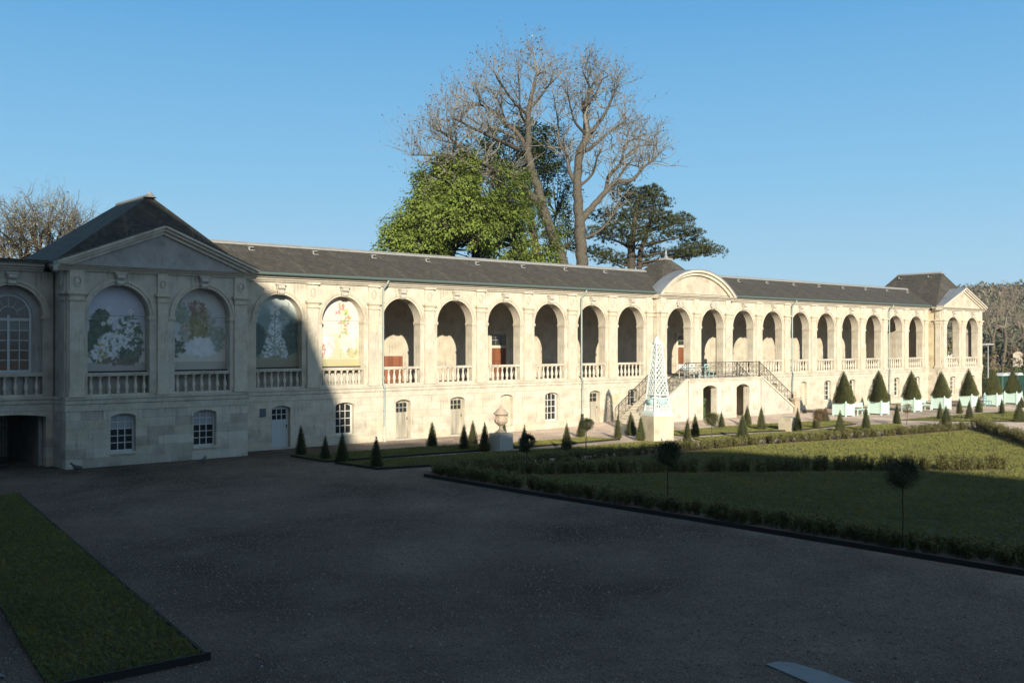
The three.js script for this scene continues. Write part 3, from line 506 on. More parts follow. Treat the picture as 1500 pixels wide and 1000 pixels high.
// ------------------------------------------------------------------ the wing with the gateway
{
  const w = thing('gateway_wing', 'stone wing with tall arched window above a dark carriage gateway', 'building');
  const mats = shadedStones, X1 = 13.6;
  const gate = { x0: 10.55, x1: 13.32, y0: -.1, y1: 2.22 };
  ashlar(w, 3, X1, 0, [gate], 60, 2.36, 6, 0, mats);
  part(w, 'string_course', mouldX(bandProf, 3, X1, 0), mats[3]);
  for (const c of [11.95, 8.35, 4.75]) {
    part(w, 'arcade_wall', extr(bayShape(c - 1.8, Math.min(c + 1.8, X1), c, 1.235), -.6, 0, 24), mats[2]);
    archTrim(w, c, 1.235, 0); balustrade(w, c, 1.235, 0, 6, limePale);
    // inner stone frame and arched casement
    const fr = bayShape(c - 1.235, c + 1.235, c, .87, 3.6, 3.7); const s = new THREE.Shape(); s.moveTo(c - 1.233, FLOOR); s.lineTo(c - 1.233, SPR); s.absarc(c, SPR, 1.233, Math.PI, 0, true); s.lineTo(c + 1.233, FLOOR); s.closePath();
    const inner = (r, yb) => { const h = new THREE.Path(); h.moveTo(c - r, yb); h.lineTo(c - r, SPR); h.absarc(c, SPR, r, Math.PI, 0, true); h.lineTo(c + r, yb); h.closePath(); return h; };
    s.holes.push(inner(.9, 3.95)); part(w, 'window_surround', extr(s, -.5, -.32, 20), plasterGrey);
    const f = new THREE.Shape(); f.moveTo(c - .9, 3.95); f.lineTo(c - .9, SPR); f.absarc(c, SPR, .9, Math.PI, 0, true); f.lineTo(c + .9, 3.95); f.closePath(); f.holes.push(inner(.79, 4.05));
    const win = part(w, 'window', extr(f, -.48, -.4, 20), greyPaint);
    const bars = [box(c - .05, c + .05, 4.05, SPR, -.475, -.395), box(c - .79, c + .79, 6.08, 6.2, -.47, -.39)];
    for (const x of [-.42, .42]) bars.push(box(c + x - .02, c + x + .02, 4.05, 6.1, -.465, -.41)); for (let k = 1; k < 5; k++) bars.push(box(c - .79, c + .79, 4.05 + k * .41 - .018, 4.05 + k * .41 + .018, -.463, -.412));
    for (let k = 1; k < 6; k++) { const a = k / 6 * Math.PI; bars.push(rod(V(c + Math.cos(a) * .36, SPR + Math.sin(a) * .36, -.44), V(c + Math.cos(a) * .8, SPR + Math.sin(a) * .8, -.44), .02, 5)); }
    bars.push(wuv(new THREE.TorusGeometry(.36, .022, 5, 16, Math.PI).translate(c, SPR, -.44)));
    part(win, 'glazing_bars', bars.map(g => wuv(g)), greyPaint);
    for (let i = 0; i < 4; i++) for (let j = 0; j < 5; j++) part(win, 'pane', box(c - .79 + i * .395 + .01, c - .79 + (i + 1) * .395 - .01, 4.06 + j * .405, 4.06 + (j + 1) * .405 - .01, -.45, -.44), j > 3 && i !== 4 ? M([.16, .18, .18], { roughness: .3 }) : glassM);
    const fan = new THREE.Shape(); fan.moveTo(c - .79, 6.2); fan.lineTo(c - .79, SPR); fan.absarc(c, SPR, .79, Math.PI, 0, true); fan.lineTo(c + .79, 6.2); fan.closePath(); part(win, 'pane', extr(fan, -.453, -.444, 16), M([.05, .055, .06], { roughness: .1 }));
  }
  part(w, 'cornice', mouldX(cornProf, 3, X1 - .44, 0), limePale);
  part(w, 'roof', box(3, X1 + .3, 8.475, 8.6, -5.5, .5), slate);
  part(w, 'inner_wall', [box(3, X1, 2.8, 8.4, -2.2, -2), box(3, 3.3, 2.3, 8.4, -5.5, -.6), box(X1 - .4, X1, -.1, 8.4, -5.5, -.62)], plasterGrey);
  part(w, 'passage_side', [box(9.9, 10.4, -.1, 2.8, -5.5, -.51), box(3, 13.2, 2.6, 2.8, -5.5, -.51), box(10.4, 13.2, -.1, 2.6, -5.5, -5.3)], limeGrey);
  const gt = part(w, 'iron_gate', [box(10.62, 12.0, .1, .16, -.62, -.58), box(10.62, 12.0, 1.7, 1.76, -.62, -.58)], iron);
  for (let x = 10.66; x < 12; x += .11) part(gt, 'gate_bar', rod(V(x, .05, -.6), V(x, 2.0, -.6), .014, 5), iron);
}

// ------------------------------------------------------------------ the perron with its double staircase
{
  const p = thing('double_staircase', 'pale stone perron with two flights of steps before the frontispiece', 'staircase');
  const X0 = 51.5, X1 = 59.2, Z0 = .52, Z1 = 3.0, GY = .15, TY = 2.88, xc = 55.35;
  const pale = [stoneM([.84, .78, .66]), stoneM([.78, .73, .62]), stoneM([.87, .80, .66])], stained = stoneM([.70, .66, .57]);
  // front wall with two arched openings
  const s = shapeOf([[X0, GY - .2], [X1, GY - .2], [X1, TY - .18], [X0, TY - .18]]);
  for (const c of [53.6, 57.15]) s.holes.push(new THREE.Path(segTop(c - .72, c + .72, GY - .1, 2.42, .22).getPoints(10)));
  part(p, 'front_wall', extr(s, Z1 - .45, Z1, 10), pale[0]);
  for (const c of [53.6, 57.15]) { const o = segTop(c - .94, c + .94, GY, 2.6, .26).getPoints(10), q = segTop(c - .725, c + .725, GY, 2.425, .22).getPoints(10); const cut = l => { const e = l[l.length - 1]; return e.x === l[0].x && e.y === l[0].y ? l.slice(0, -1) : l; }; const a = shapeOf([...cut(o), ...cut(q).reverse()].map(v => [v.x, v.y])); part(p, 'arch_surround', extr(a, Z1 - .002, Z1 + .05, 10), pale[2]); }
  const panelAt = (x, w, y1) => { const a = segTop(x - w / 2, x + w / 2, GY + .5, y1, w * .3); a.holes.push(new THREE.Path(segTop(x - w / 2 + .07, x + w / 2 - .07, GY + .57, y1 - .07, w * .25).getPoints(8))); part(p, 'blind_panel', extr(a, Z1 - .002, Z1 + .035, 8), pale[1]); };
  panelAt(55.38, .95, 2.35); panelAt(52.05, .7, 2.2); panelAt(58.65, .6, 2.2);
  part(p, 'plinth', [box(X0 - .02, 52.65, GY - .1, GY + .28, Z1 - .003, Z1 + .07), box(54.56, 56.2, GY - .1, GY + .28, Z1 - .003, Z1 + .07), box(58.1, X1 + .02, GY - .1, GY + .28, Z1 - .003, Z1 + .07)], stained);
  part(p, 'terrace_slab', [box(X0 - .06, X1 + .06, TY - .18, TY - .06, Z0, Z1 + .06), box(X0 - .1, X1 + .1, TY - .06, TY, Z0, Z1 + .12)], pale[2]);
  part(p, 'inner_pier', [box(55.1, 55.6, GY - .2, TY - .2, Z0, Z1 - .46), box(X0, X0 + .4, GY - .2, TY - .19, Z0, Z1 - .46), box(X1 - .4, X1, GY - .2, TY - .19, Z0, Z1 - .46)], limeGrey);
  // flights
  const N = 15, run = 4.35 / N, rise = (TY - GY) / (N + 1);
  for (const s of [-1, 1]) {
    const ex = s < 0 ? X0 : X1;
    for (let i = 0; i < N; i++) {
      const a = ex + s * (i * run + .1), b = ex + s * ((i + 1) * run + .1), top = TY - (i + 1) * rise, lx = Math.min(a, b), hx = Math.max(a, b), fl = i > N - 4 ? (i - N + 4) * .12 : 0;
      part(p, 'step', [box(lx, hx, Math.max(GY - .2, top - .75), top - .05, Z0 + .1, Z1 - .32 + fl), box(lx - (s < 0 ? .04 : 0), hx + (s > 0 ? .04 : 0), top - .05, top, Z0 + .08, Z1 - .3 + fl)], pale[i % 3]);
    }
    // sloping side wall with its coping
    const L = 3.9, y0 = TY + .02, y1 = TY - L * (TY - GY) / 4.35 * .98, f = u => ex + s * u;
    const wall = shapeOf([[f(.1), GY - .2], [f(L), GY - .2], [f(L), y1 + .12], [f(.1), y0 - .1]]);
    part(p, 'stringer_wall', extr(wall, Z1 - .3, Z1 - .005), s > 0 ? stained : pale[0]);
    const cop = shapeOf([[f(.1), y0 - .1], [f(L + .1), y1 + .1], [f(L + .1), y1 + .22], [f(.1), y0 + .02]]);
    part(p, 'coping', extr(cop, Z1 - .34, Z1 + .06), pale[2]);
    // pedestal with ball at the foot
    const nx = f(4.3); if (s < 0) continue;
    const ped = part(p, 'foot_pedestal', [box(nx - .32, nx + .32, GY - .1, GY + .95, Z1 - .5, Z1 + .1), box(nx - .4, nx + .4, GY + .95, GY + 1.08, Z1 - .58, Z1 + .18), box(nx - .38, nx + .38, GY - .1, GY + .15, Z1 - .56, Z1 + .16)], terracotta);
    part(ped, 'ball_finial', wuv(lathe([[.2, 0], [.12, .08], [.16, .16], [.2, .26], [.15, .38], [.04, .46], [0, .48]], 10).translate(nx, GY + 1.08, Z1 - .2)), terracotta);
  }
  // wrought-iron railings
  const r = thing('wrought_iron_railing', 'black wrought-iron scroll railing along the terrace and stairs', 'railing');
  const scroll = (cx, cy, rad, z, turns, mirror) => { const pts = []; for (let i = 0; i <= 16; i++) { const t = i / 16, a = t * turns * Math.PI * 2, q = rad * (1 - .75 * t); pts.push(V(cx + mirror * Math.cos(a) * q, cy + Math.sin(a) * q, z)); } return new THREE.TubeGeometry(new THREE.CatmullRomCurve3(pts), 18, .011, 4); };
  function panelRun(name, xa, xb, ya, yb, z, n) { // baseline from (xa,ya) to (xb,yb)
    const H = 1.02, Y = x => ya + (yb - ya) * (x - xa) / (xb - xa);
    part(r, 'handrail', rod(V(xa, ya + H, z), V(xb, yb + H, z), .026, 6), iron);
    part(r, 'bottom_rail', [rod(V(xa, ya + .1, z), V(xb, yb + .1, z), .014, 5), rod(V(xa, ya + H - .12, z), V(xb, yb + H - .12, z), .011, 5)], iron);
    for (let i = 0; i <= n; i++) { const x = xa + (xb - xa) * i / n; part(r, 'railing_post', rod(V(x, Y(x) - .02, z), V(x, Y(x) + H, z), i % n === 0 ? .03 : .016, 6), iron); }
    const w = (xb - xa) / n, sg = Math.sign(w), aw = Math.abs(w);
    for (let i = 0; i < n; i++) {
      const x = xa + w * (i + .5), y = Y(x), l = [];
      for (const m of [-1, 1]) { l.push(scroll(x + m * aw * .24, y + .32, aw * .2, z, 1.6, m)); l.push(scroll(x + m * aw * .24, y + .68, aw * .19, z, 1.6, -m)); l.push(rod(V(x + m * aw * .02, y + .12, z), V(x + m * aw * .1, y + .88, z), .009, 4)); }
      l.push(wuv(new THREE.TorusGeometry(aw * .1, .01, 4, 12).translate(x, y + .5, z)), scroll(x, y + .88 - .05, aw * .1, z, 1, 1));
      part(r, 'scroll_panel', l.map(g => g.index ? g.toNonIndexed() : g), iron);
    }
  }
  panelRun('t', X0, X1, TY, TY, Z1 - .05, 10);
  for (const s of [-1, 1]) { const ex = s < 0 ? X0 : X1; panelRun('f', ex + s * .02, ex + s * 4.1, TY + .02, TY - 4.0 * (TY - GY) / 4.35 + .1, Z1 - .15, 6); panelRun('w', ex + s * .3, ex + s * 4.15, TY - .1, GY + .15, Z0 + .25, 6); }
}
// things on and under the terrace
{
  const b = thing('garden_bench', 'mint-green slatted garden bench on the terrace behind the railing', 'bench', null, [52.55, 2.88, 2.2]);
  function benchParts(t, L, m) {
    for (let k = 0; k < 4; k++) part(t, 'seat_slat', box(-L / 2, L / 2, .43, .455, -.2 + k * .12, -.1 + k * .12), m);
    for (let k = 0; k < 3; k++) part(t, 'back_slat', box(-L / 2, L / 2, .56 + k * .13, .65 + k * .13, -.27, -.245), m);
    for (const x of [-L / 2 + .06, L / 2 - .06]) { part(t, 'leg', [box(x - .03, x + .03, 0, .43, .2, .26), box(x - .03, x + .03, 0, .93, -.25, -.2)], m); part(t, 'armrest', [box(x - .035, x + .035, .64, .68, -.25, .26), box(x - .025, x + .025, .43, .64, .2, .25)], m); }
  }
  benchParts(b, 1.6, mintPale);
  const t2 = thing('garden_table', 'small mint-green garden table beside the terrace bench', 'table', null, [53.95, 2.88, 2.3]);
  part(t2, 'table_top', wuv(new THREE.CylinderGeometry(.36, .36, .03, 16).translate(0, .72, 0)), mintPale);
  for (let k = 0; k < 3; k++) { const a = k * 2.1; part(t2, 'leg', rod(V(Math.cos(a) * .3, 0, Math.sin(a) * .3), V(Math.cos(a) * .12, .71, Math.sin(a) * .12), .016, 5), mintPale); }
  const ch = thing('garden_chair', 'mint-green garden chair on the terrace', 'chair', null, [54.7, 2.88, 2.1]);
  part(ch, 'seat', box(-.22, .22, .43, .46, -.2, .22), teal); part(ch, 'backrest', [box(-.22, .22, .62, .72, -.23, -.2), box(-.22, .22, .8, .9, -.24, -.21)], teal);
  for (const [x, z, h] of [[-.2, .2, .43], [.2, .2, .43], [-.2, -.21, .9], [.2, -.21, .9]]) part(ch, 'leg', box(x - .018, x + .018, 0, h, z - .018, z + .018), teal);
  const bd = thing('dark_panel', 'black upright panel standing in the frontispiece archway', 'board', null, [56.0, FLOOR - .02, .1]);
  part(bd, 'panel', stone(-.2, 1.0, .15, 1.15, -.03, .03, .01), darkCloth); for (const x of [-.1, .9]) part(bd, 'foot', box(x - .04, x + .04, 0, .15, -.2, .2), darkCloth);  // plain dark panel on two feet across the low part of the archway
  const rd = thing('garden_cabinet', 'green metal cabinet standing inside the left archway under the terrace', 'cabinet', null, [53.75, .12, 2.0]);
  const gm = M([.06, .11, .04], { roughness: .6 });
  part(rd, 'body', stone(-.35, .35, .05, 1.25, -.3, .3, .04), gm); part(rd, 'lid', extr(segTop(-.38, .38, 1.25, 1.45, .12), -.32, .33, 8), gm); part(rd, 'handle', box(.12, .26, .85, 1.0, .3, .33), iron);
}

// ------------------------------------------------------------------ the château behind the viewer, whose roofs throw the long shade
{
  const c = thing('chateau', 'large stone château with mansard roofs facing the courtyard', 'building');
  const ex = (pts, xa, xb) => wuv(new THREE.ExtrudeGeometry(shapeOf(pts.map(([z, y]) => [-z, y])), { depth: xb - xa, bevelEnabled: false }).rotateY(Math.PI / 2).translate(xa, 0, 0));
  part(c, 'wing_wall', ex([[10, -.2], [55.6, -.2], [55.6, 16], [10, 16]], -17, -4.02), limeGrey);
  part(c, 'wing_roof', ex([[9.6, 16.01], [55.8, 16.01], [47.6, 24.25], [36, 24.66], [18, 24.66]], -17.2, -4), slate);
  part(c, 'hall_wall', ex([[55.62, -.2], [116, -.2], [116, 18], [55.62, 18]], -17, -4.02), limeGrey);
  part(c, 'hall_roof', ex([[52.3, 18.01], [116, 18.01], [116, 26.6], [86, 26.5], [77, 24.7], [66, 22.75], [57.6, 21.15], [52.6, 19.6]], -17.2, -4), slate);
  for (let z = 13; z < 112; z += 3.8) for (const y of [1.2, 6.2, 11.2]) { const w = part(c, 'window', box(-4.03, -3.93, y, y + 2.9, z - .75, z + .75), whitePaint); part(w, 'pane', box(-3.93, -3.915, y + .12, y + 2.78, z - .63, z + .63), glassM); }
}

// ------------------------------------------------------------------ lawns and edging
const ptsOf = l => l.map(([x, z]) => [x, -z]);
const lawnM = M([.185, .20, .08], { map: again(grassMap, 1), bumpMap: grassMap, bumpScale: .03, roughness: 1 });
const sheet = (poly, y0, y1) => wuv(new THREE.ExtrudeGeometry(shapeOf(poly.map(([x, z]) => [x, -z])), { depth: y1 - y0, bevelEnabled: false }).rotateX(-Math.PI / 2).translate(0, y0, 0), 2.2);
const drift = (x, z0) => z0 + .0 + .105 * (x - 23); // the beds turn slowly away from the wall
const lawns = [
  [[3.2, 7.7], [10.1, 7.75], [7.16, 29.2], [4.75, 29.2], [5.6, 23], [3.0, 16]],
  [[23.0, 3.3], [30, 4.0], [34.7, 5.3], [39.6, 5.7], [40.2, 7.5], [36.4, 7.5], [29.9, 7.0], [23.0, 6.3]],
  [[23.1, 7.0], [30.3, 7.9], [34.66, 8.9], [40.4, 9.3], [40.6, 11.6], [33, 11.6], [27.5, 11.0], [23.3, 9.9]],
  [[44.6, 6.0], [51, 6.1], [56.6, 6.8], [61.2, 7.9], [59.2, 10.2], [52.6, 10.4], [50, 9.6], [47.1, 9.0], [44.4, 8.5]],
  [[43.6, 9.7], [47.6, 10.2], [52, 11.2], [58.6, 11.2], [61.5, 11.8], [58.4, 14.2], [50.5, 13.0], [42.2, 12.1]],
  [[24.3, 12.6], [35.1, 13.7], [42.5, 14.3], [52.2, 16.2], [60.8, 17.3], [44.9, 29.6], [70, 48], [24.3, 48]],
  [[64.6, 10.4], [68.2, 10.3], [79, 11.3], [80.5, 13.4], [69.5, 16.5], [66.4, 13]],
];
lawns.forEach((p, i) => struct('lawn', sheet(p, -.02, .045), lawnM));
function edging(pts, h = .1) { const g = []; for (let i = 0; i < pts.length - 1; i++) { const a = V(pts[i][0], 0, pts[i][1]), b = V(pts[i + 1][0], 0, pts[i + 1][1]), L = a.distanceTo(b), m = new THREE.BoxGeometry(L, h + .05, .05).rotateY(Math.atan2(-(b.z - a.z), b.x - a.x)).translate((a.x + b.x) / 2, h / 2 - .025, (a.z + b.z) / 2); g.push(wuv(m)); } return g; }
struct('edging', edging([[10.13, 7.7], [7.19, 29.24]], .07), blackEdge);
struct('edging', edging([[7.22, 29.26], [4.7, 29.26]], .13), blackEdge);
struct('edging', edging([[23.35, 13.0], [23.3, 19], [23.45, 26], [23.5, 48]], .13), blackEdge);
struct('edging', edging([[22.95, 3.25], [22.95, 6.33], [29.9, 7.05], [36.4, 7.56], [40.2, 7.56]], .09), blackEdge);
struct('edging', edging([[23.03, 6.95], [23.23, 9.96], [27.5, 11.06], [33, 11.68], [40.6, 11.68]], .1), blackEdge);
struct('edging', edging([[44.4, 8.56], [47.1, 9.05], [50, 9.65], [52.6, 10.45], [59.2, 10.25]], .07), blackEdge);
struct('edging', edging([[66.3, 13.05], [69.5, 16.56], [80.5, 13.45]], .07), blackEdge);
// soil strips under the hedges
const soilM = M([.34, .21, .145], { map: gravelMap, bumpMap: gravelBump, bumpScale: .03 });
const strip = (pts, w, y = .052) => { const g = []; for (let i = 0; i < pts.length - 1; i++) { const [ax, az] = pts[i], [bx, bz] = pts[i + 1], L = Math.hypot(bx - ax, bz - az), nx = -(bz - az) / L * w / 2, nz = (bx - ax) / L * w / 2; g.push([[ax - nx, az - nz], [bx - nx, bz - nz], [bx + nx, bz + nz], [ax + nx, az + nz]]); } return g.map((q, i) => sheet(q, .02, y + i * .003)); };
const hedgeRuns = [
  { pts: [[24.05, 12.6], [24.0, 19], [24.1, 26], [24.2, 37]], w: .62, h: .5, label: 'low straggling hedge beside the black-edged gravel court', near: 1 },
  { pts: [[25.2, 14.2], [34.4, 20.9], [42.2, 26.9]], w: .75, h: .62, label: 'low hedge running diagonally between the two lawns', near: 1 },
  { pts: [[24.4, 12.5], [35.1, 13.4], [42.4, 14.0], [52.1, 15.8], [60.4, 16.9]], w: .8, h: .48, label: 'low olive hedge between the lawn and the cone-planted strips', near: 0 },
  { pts: [[62.3, 16.4], [45.9, 29]], w: .9, h: .62, label: 'low dark hedge at the far right end of the lawn', near: 0 },
];
for (const h of hedgeRuns) struct('soil_strip', strip(h.pts, h.w + .35), soilM);

// ------------------------------------------------------------------ foliage builders
class Leaves {
  constructor() { this.p = []; this.n = []; }
  // a leaf: diamond of two triangles folded on its midrib
  leaf(x, y, z, dx, dy, dz, len, wid) {
    let sx = dy * .3 - dz, sy = dz * .2 - dx * .3 + (rnd() - .5) * .4, sz = dx - dy * .2 + (rnd() - .5) * .4; const l = Math.hypot(sx, sy, sz) || 1; sx *= wid / l; sy *= wid / l; sz *= wid / l;
    const ex = x + dx * len, ey = y + dy * len, ez = z + dz * len, mx = x + dx * len * .45, my = y + dy * len * .45 - wid * .25, mz = z + dz * len * .45;
    this.tri(x, y, z, mx + sx, my + sy, mz + sz, ex, ey, ez); this.tri(x, y, z, ex, ey, ez, mx - sx, my - sy, mz - sz);
  }
  tri(a, b, c, d, e, f, g, h, i) { this.p.push(a, b, c, d, e, f, g, h, i); const ux = d - a, uy = e - b, uz = f - c, vx = g - a, vy = h - b, vz = i - c; let nx = uy * vz - uz * vy, ny = uz * vx - ux * vz, nz = ux * vy - uy * vx; const l = Math.hypot(nx, ny, nz) || 1; nx /= l; ny /= l; nz /= l; for (let k = 0; k < 3; k++) this.n.push(nx, ny, nz); }
  // tapered stick
  stick(a, b, r0, r1, k = 3) {
    const d = b.clone().sub(a).normalize(), u = Math.abs(d.y) > .9 ? V(1, 0, 0) : V(0, 1, 0), s = d.clone().cross(u).normalize(), t = d.clone().cross(s);
    for (let i = 0; i < k; i++) {
      const a0 = i / k * 6.2832, a1 = (i + 1) / k * 6.2832, q = (o, r, an) => [o.x + (s.x * Math.cos(an) + t.x * Math.sin(an)) * r, o.y + (s.y * Math.cos(an) + t.y * Math.sin(an)) * r, o.z + (s.z * Math.cos(an) + t.z * Math.sin(an)) * r];
      const A = q(a, r0, a0), B = q(a, r0, a1), C = q(b, r1, a1), D = q(b, r1, a0);
      const push = (P, an) => { this.p.push(...P); this.n.push(s.x * Math.cos(an) + t.x * Math.sin(an), s.y * Math.cos(an) + t.y * Math.sin(an), s.z * Math.cos(an) + t.z * Math.sin(an)); };
      push(A, a0); push(B, a1); push(C, a1); push(A, a0); push(C, a1); push(D, a0);
    }
  }
  // one continuous tapering tube through points
  tube(pts, radii, k) {
    const rings = []; let u = V(.3, .1, 1).normalize();
    pts.forEach((p, i) => { const d = (pts[i + 1] || p).clone().sub(pts[i - 1] || p).normalize(); const s = u.clone().sub(d.clone().multiplyScalar(u.dot(d))).normalize(), t = d.clone().cross(s); u = s; const ring = []; for (let j = 0; j <= k; j++) { const a = j / k * 6.2832, n = s.clone().multiplyScalar(Math.cos(a)).addScaledVector(t, Math.sin(a)); ring.push([p.clone().addScaledVector(n, radii[i]), n]); } rings.push(ring); });
    const put = ([p, n]) => { this.p.push(p.x, p.y, p.z); this.n.push(n.x, n.y, n.z); };
    for (let i = 0; i < rings.length - 1; i++) for (let j = 0; j < k; j++) { const A = rings[i][j], B = rings[i][j + 1], C = rings[i + 1][j + 1], D = rings[i + 1][j]; put(A); put(B); put(C); put(A); put(C); put(D); }
  }
  geo(tile = 1) { const g = new THREE.BufferGeometry(); g.setAttribute('position', new THREE.Float32BufferAttribute(this.p, 3)); g.setAttribute('normal', new THREE.Float32BufferAttribute(this.n, 3)); return wuv(g, tile); }
}
const rdir = () => { const z = rr(-1, 1), a = rr(0, 6.2832), q = Math.sqrt(1 - z * z); return V(q * Math.cos(a), z, q * Math.sin(a)); };
const leafM = (c, tr = .25) => new THREE.MeshPhysicalMaterial({ color: lin(...c), specularIntensity: .4, roughness: .8, transmission: 0, side: THREE.DoubleSide });
const yew = leafM([.105, .115, .042]), yewLight = leafM([.112, .128, .043]), box_ = leafM([.085, .095, .03]), dryBall = leafM([.17, .12, .065]), ballM = leafM([.055, .065, .03]), hedgeM = leafM([.13, .125, .045]), twigM = M([.09, .065, .045]), barkM = M([.23, .19, .15], { map: barkMap }), barkPale = M([.32, .30, .26], { map: barkMap }), coreM = M([.018, .024, .01]);

// ------------------------------------------------------------------ clipped cones
function coneGeos(h, w, n, y0 = .02, leaf = .05, rough = .05) {
  const L = new Leaves(), ph = rr(0, 6), prof = t => Math.pow(1 - t, .85) * (t < .1 ? .75 + t * 2.5 : 1) + .03;
  const lump = (a, t) => 1 + .09 * Math.sin(a * 3 + ph + t * 5) + .07 * Math.sin(a * 5 + t * 17 + ph * 2);
  for (let i = 0; i < n; i++) {
    const t = 1 - Math.sqrt(rnd()) , a = rr(0, 6.2832), r = prof(t) * w / 2 * lump(a, t) * rr(.82, 1.0 + rough * 2), y = y0 + t * h;
    const d = V(Math.cos(a) * .7 + rr(-.4, .4), rr(.1, 1), Math.sin(a) * .7 + rr(-.4, .4)).normalize();
    L.leaf(Math.cos(a) * r, y, Math.sin(a) * r, d.x, d.y, d.z, leaf * rr(.7, 1.5), leaf * .28);
  }
  for (let i = 0; i < 14; i++) { const d = V(rr(-.2, .2), 1, rr(-.2, .2)).normalize(); L.leaf(rr(-.02, .02), y0 + h * rr(.9, 1.0), rr(-.02, .02), d.x, d.y, d.z, leaf * 1.6, leaf * .3); }
  const pts = []; for (let k = 0; k <= 8; k++) pts.push([Math.max(.004, prof(k / 8) * w / 2 * .86), y0 + k / 8 * h * .97]);
  const core = lathe([[0.001, y0], ...pts], 10);
  return { foliage: L.geo(), core };
}
function coneThing(geos, m, label, group) {
  const t = thing('clipped_cone', label, 'topiary', group);
  const f = part(t, 'foliage', geos.foliage, m); part(f, 'dark_core', geos.core, coreM); part(t, 'trunk', rod(V(0, -.02, 0), V(0, .25, 0), .025, 5), twigM); return t;  // solid dark cone added inside the leaves to stop sight through them
}
{
  const G = 'small clipped evergreen cones planted along the lawn strips';
  const variants = [];
  for (let i = 0; i < 3; i++) variants.push(coneGeos(1.25, .5, 2600, .02, .05, .06));
  const fat = coneGeos(1.26, .66, 3000, .02, .05, .06), thin = coneGeos(1.15, .4, 2000, .02, .05, .09);
  const list = [ // x, z, height, variant, material, label
    [23.45, 3.24, 1.36, 0, 0, 'clipped cone at the shaded corner of the strip beside the grey plank door'], [23.39, 5.52, 1.12, 4, 0, 'thin clipped cone on the black-edged end of the shaded lawn strip'], [23.65, 6.51, 1.22, 1, 0, 'clipped cone at the gap between the two shaded lawn strips'], [23.55, 9.34, 1.24, 2, 0, 'clipped cone at the rounded shaded corner next to the gravel court'],
    [30.3, 4.1, 1.22, 1, 0, 'dark clipped cone standing before the pale door beside the downpipe'], [30.69, 6.17, 1.22, 0, 0, 'shaded clipped cone in the strip near the urn'], [32.69, 4.36, 1.18, 2, 2, 'bright green sunlit cone behind the urn pedestal'], [31.0, 7.35, 1.34, 1, 0, 'dark clipped cone touching the urn pedestal'], [34.57, 4.56, 1.19, 4, 2, 'slim sunlit cone right behind the urn pedestal'],
    [31.9, 9.2, 1.27, 0, 0, 'shaded cone half hidden behind a ball-headed shrub'], [34.01, 9.88, 1.29, 2, 0, 'dark cone in the shaded strip before the small-paned window'], [39.81, 4.98, 1.02, 1, 2, 'sunlit cone at the foot of the iron downpipe'],
    [40.75, 6.87, 1.33, 4, 1, 'sunlit narrow cone left of the broad dark cone by the obelisk'], [42.66, 6.07, 1.26, 3, 0, 'broad dark cone beside the lattice obelisk'], [40.75, 8.55, 1.26, 1, 1, 'sunlit cone against the beige obelisk pedestal'], [44.4, 9.24, 1.24, 0, 1, 'sunlit cone on the strip just past the lattice obelisk'], [39.35, 12.83, 1.41, 2, 0, 'dark straggling cone at the corner of the hedges'],
    [50.44, 6.38, 1.06, 4, 1, 'slim cone before the pier between the two cellar archways'], [52.91, 6.47, 1.23, 1, 1, 'sunlit cone standing before the empty cellar archway'], [45.64, 11.48, 1.28, 3, 1, 'broad sunlit cone behind the olive hedge, facing the cellar archways'], [51.05, 8.86, 1.34, 0, 1, 'cone between the empty cellar archway and the low pedestal'], [51.71, 10.9, 1.32, 2, 1, 'clipped cone in front of the low pale pedestal'], [63.6, 3.6, .5, 4, 0, 'very small dark cone beside the stair pedestal'],
    [53.32, 12.69, 1.23, 0, 1, 'cone behind the olive hedge between brown ball shrub and planters'], [54.88, 13.43, 1.36, 1, 1, 'cone behind the olive hedge before the bench of the first planters'], [60.97, 12.04, 1.3, 2, 1, 'cone next to the sparse brownish ball shrub'], [66.98, 11.89, 1.29, 4, 1], [62.29, 14.61, 1.23, 3, 1, 'broad cone at the far end of the olive hedge'], [73.91, 9.92, 1.2, 4, 1], [69.1, 12.9, 1.25, 0, 1], [76.47, 10.17, 1.17, 1, 1], [75.52, 12.27, 1.24, 4, 1], [69.16, 16.16, 1.3, 3, 1], [84.76, 9.82, .93, 4, 1], [54.37, 10.44, 1.15, 4, 1, 'cone just behind the brown ball-headed shrub'], [59.57, 7.84, .95, 0, 1, 'short cone on the strip between brown ball shrub and first planter'],
  ];
  const protos = {};
  list.forEach(([x, z, h, v, m, label]) => {
    const key = 'v' + v; let t; const lab = label || 'small clipped cone on the far lawn bed before the end pavilion planters';
    if (!protos[key]) { t = protos[key] = coneThing(v === 3 ? fat : v === 4 ? thin : variants[v], [yew, yewLight][v % 2], lab, G); t.position.set(x, 0, z); t.rotation.y = rr(0, 6); t.scale.set(1, h / 1.25, 1); }
    else copyOf(protos[key], [x, 0, z], lab, rr(0, 6), [rr(.92, 1.1), h / 1.25, rr(.92, 1.1)]);
  });
}
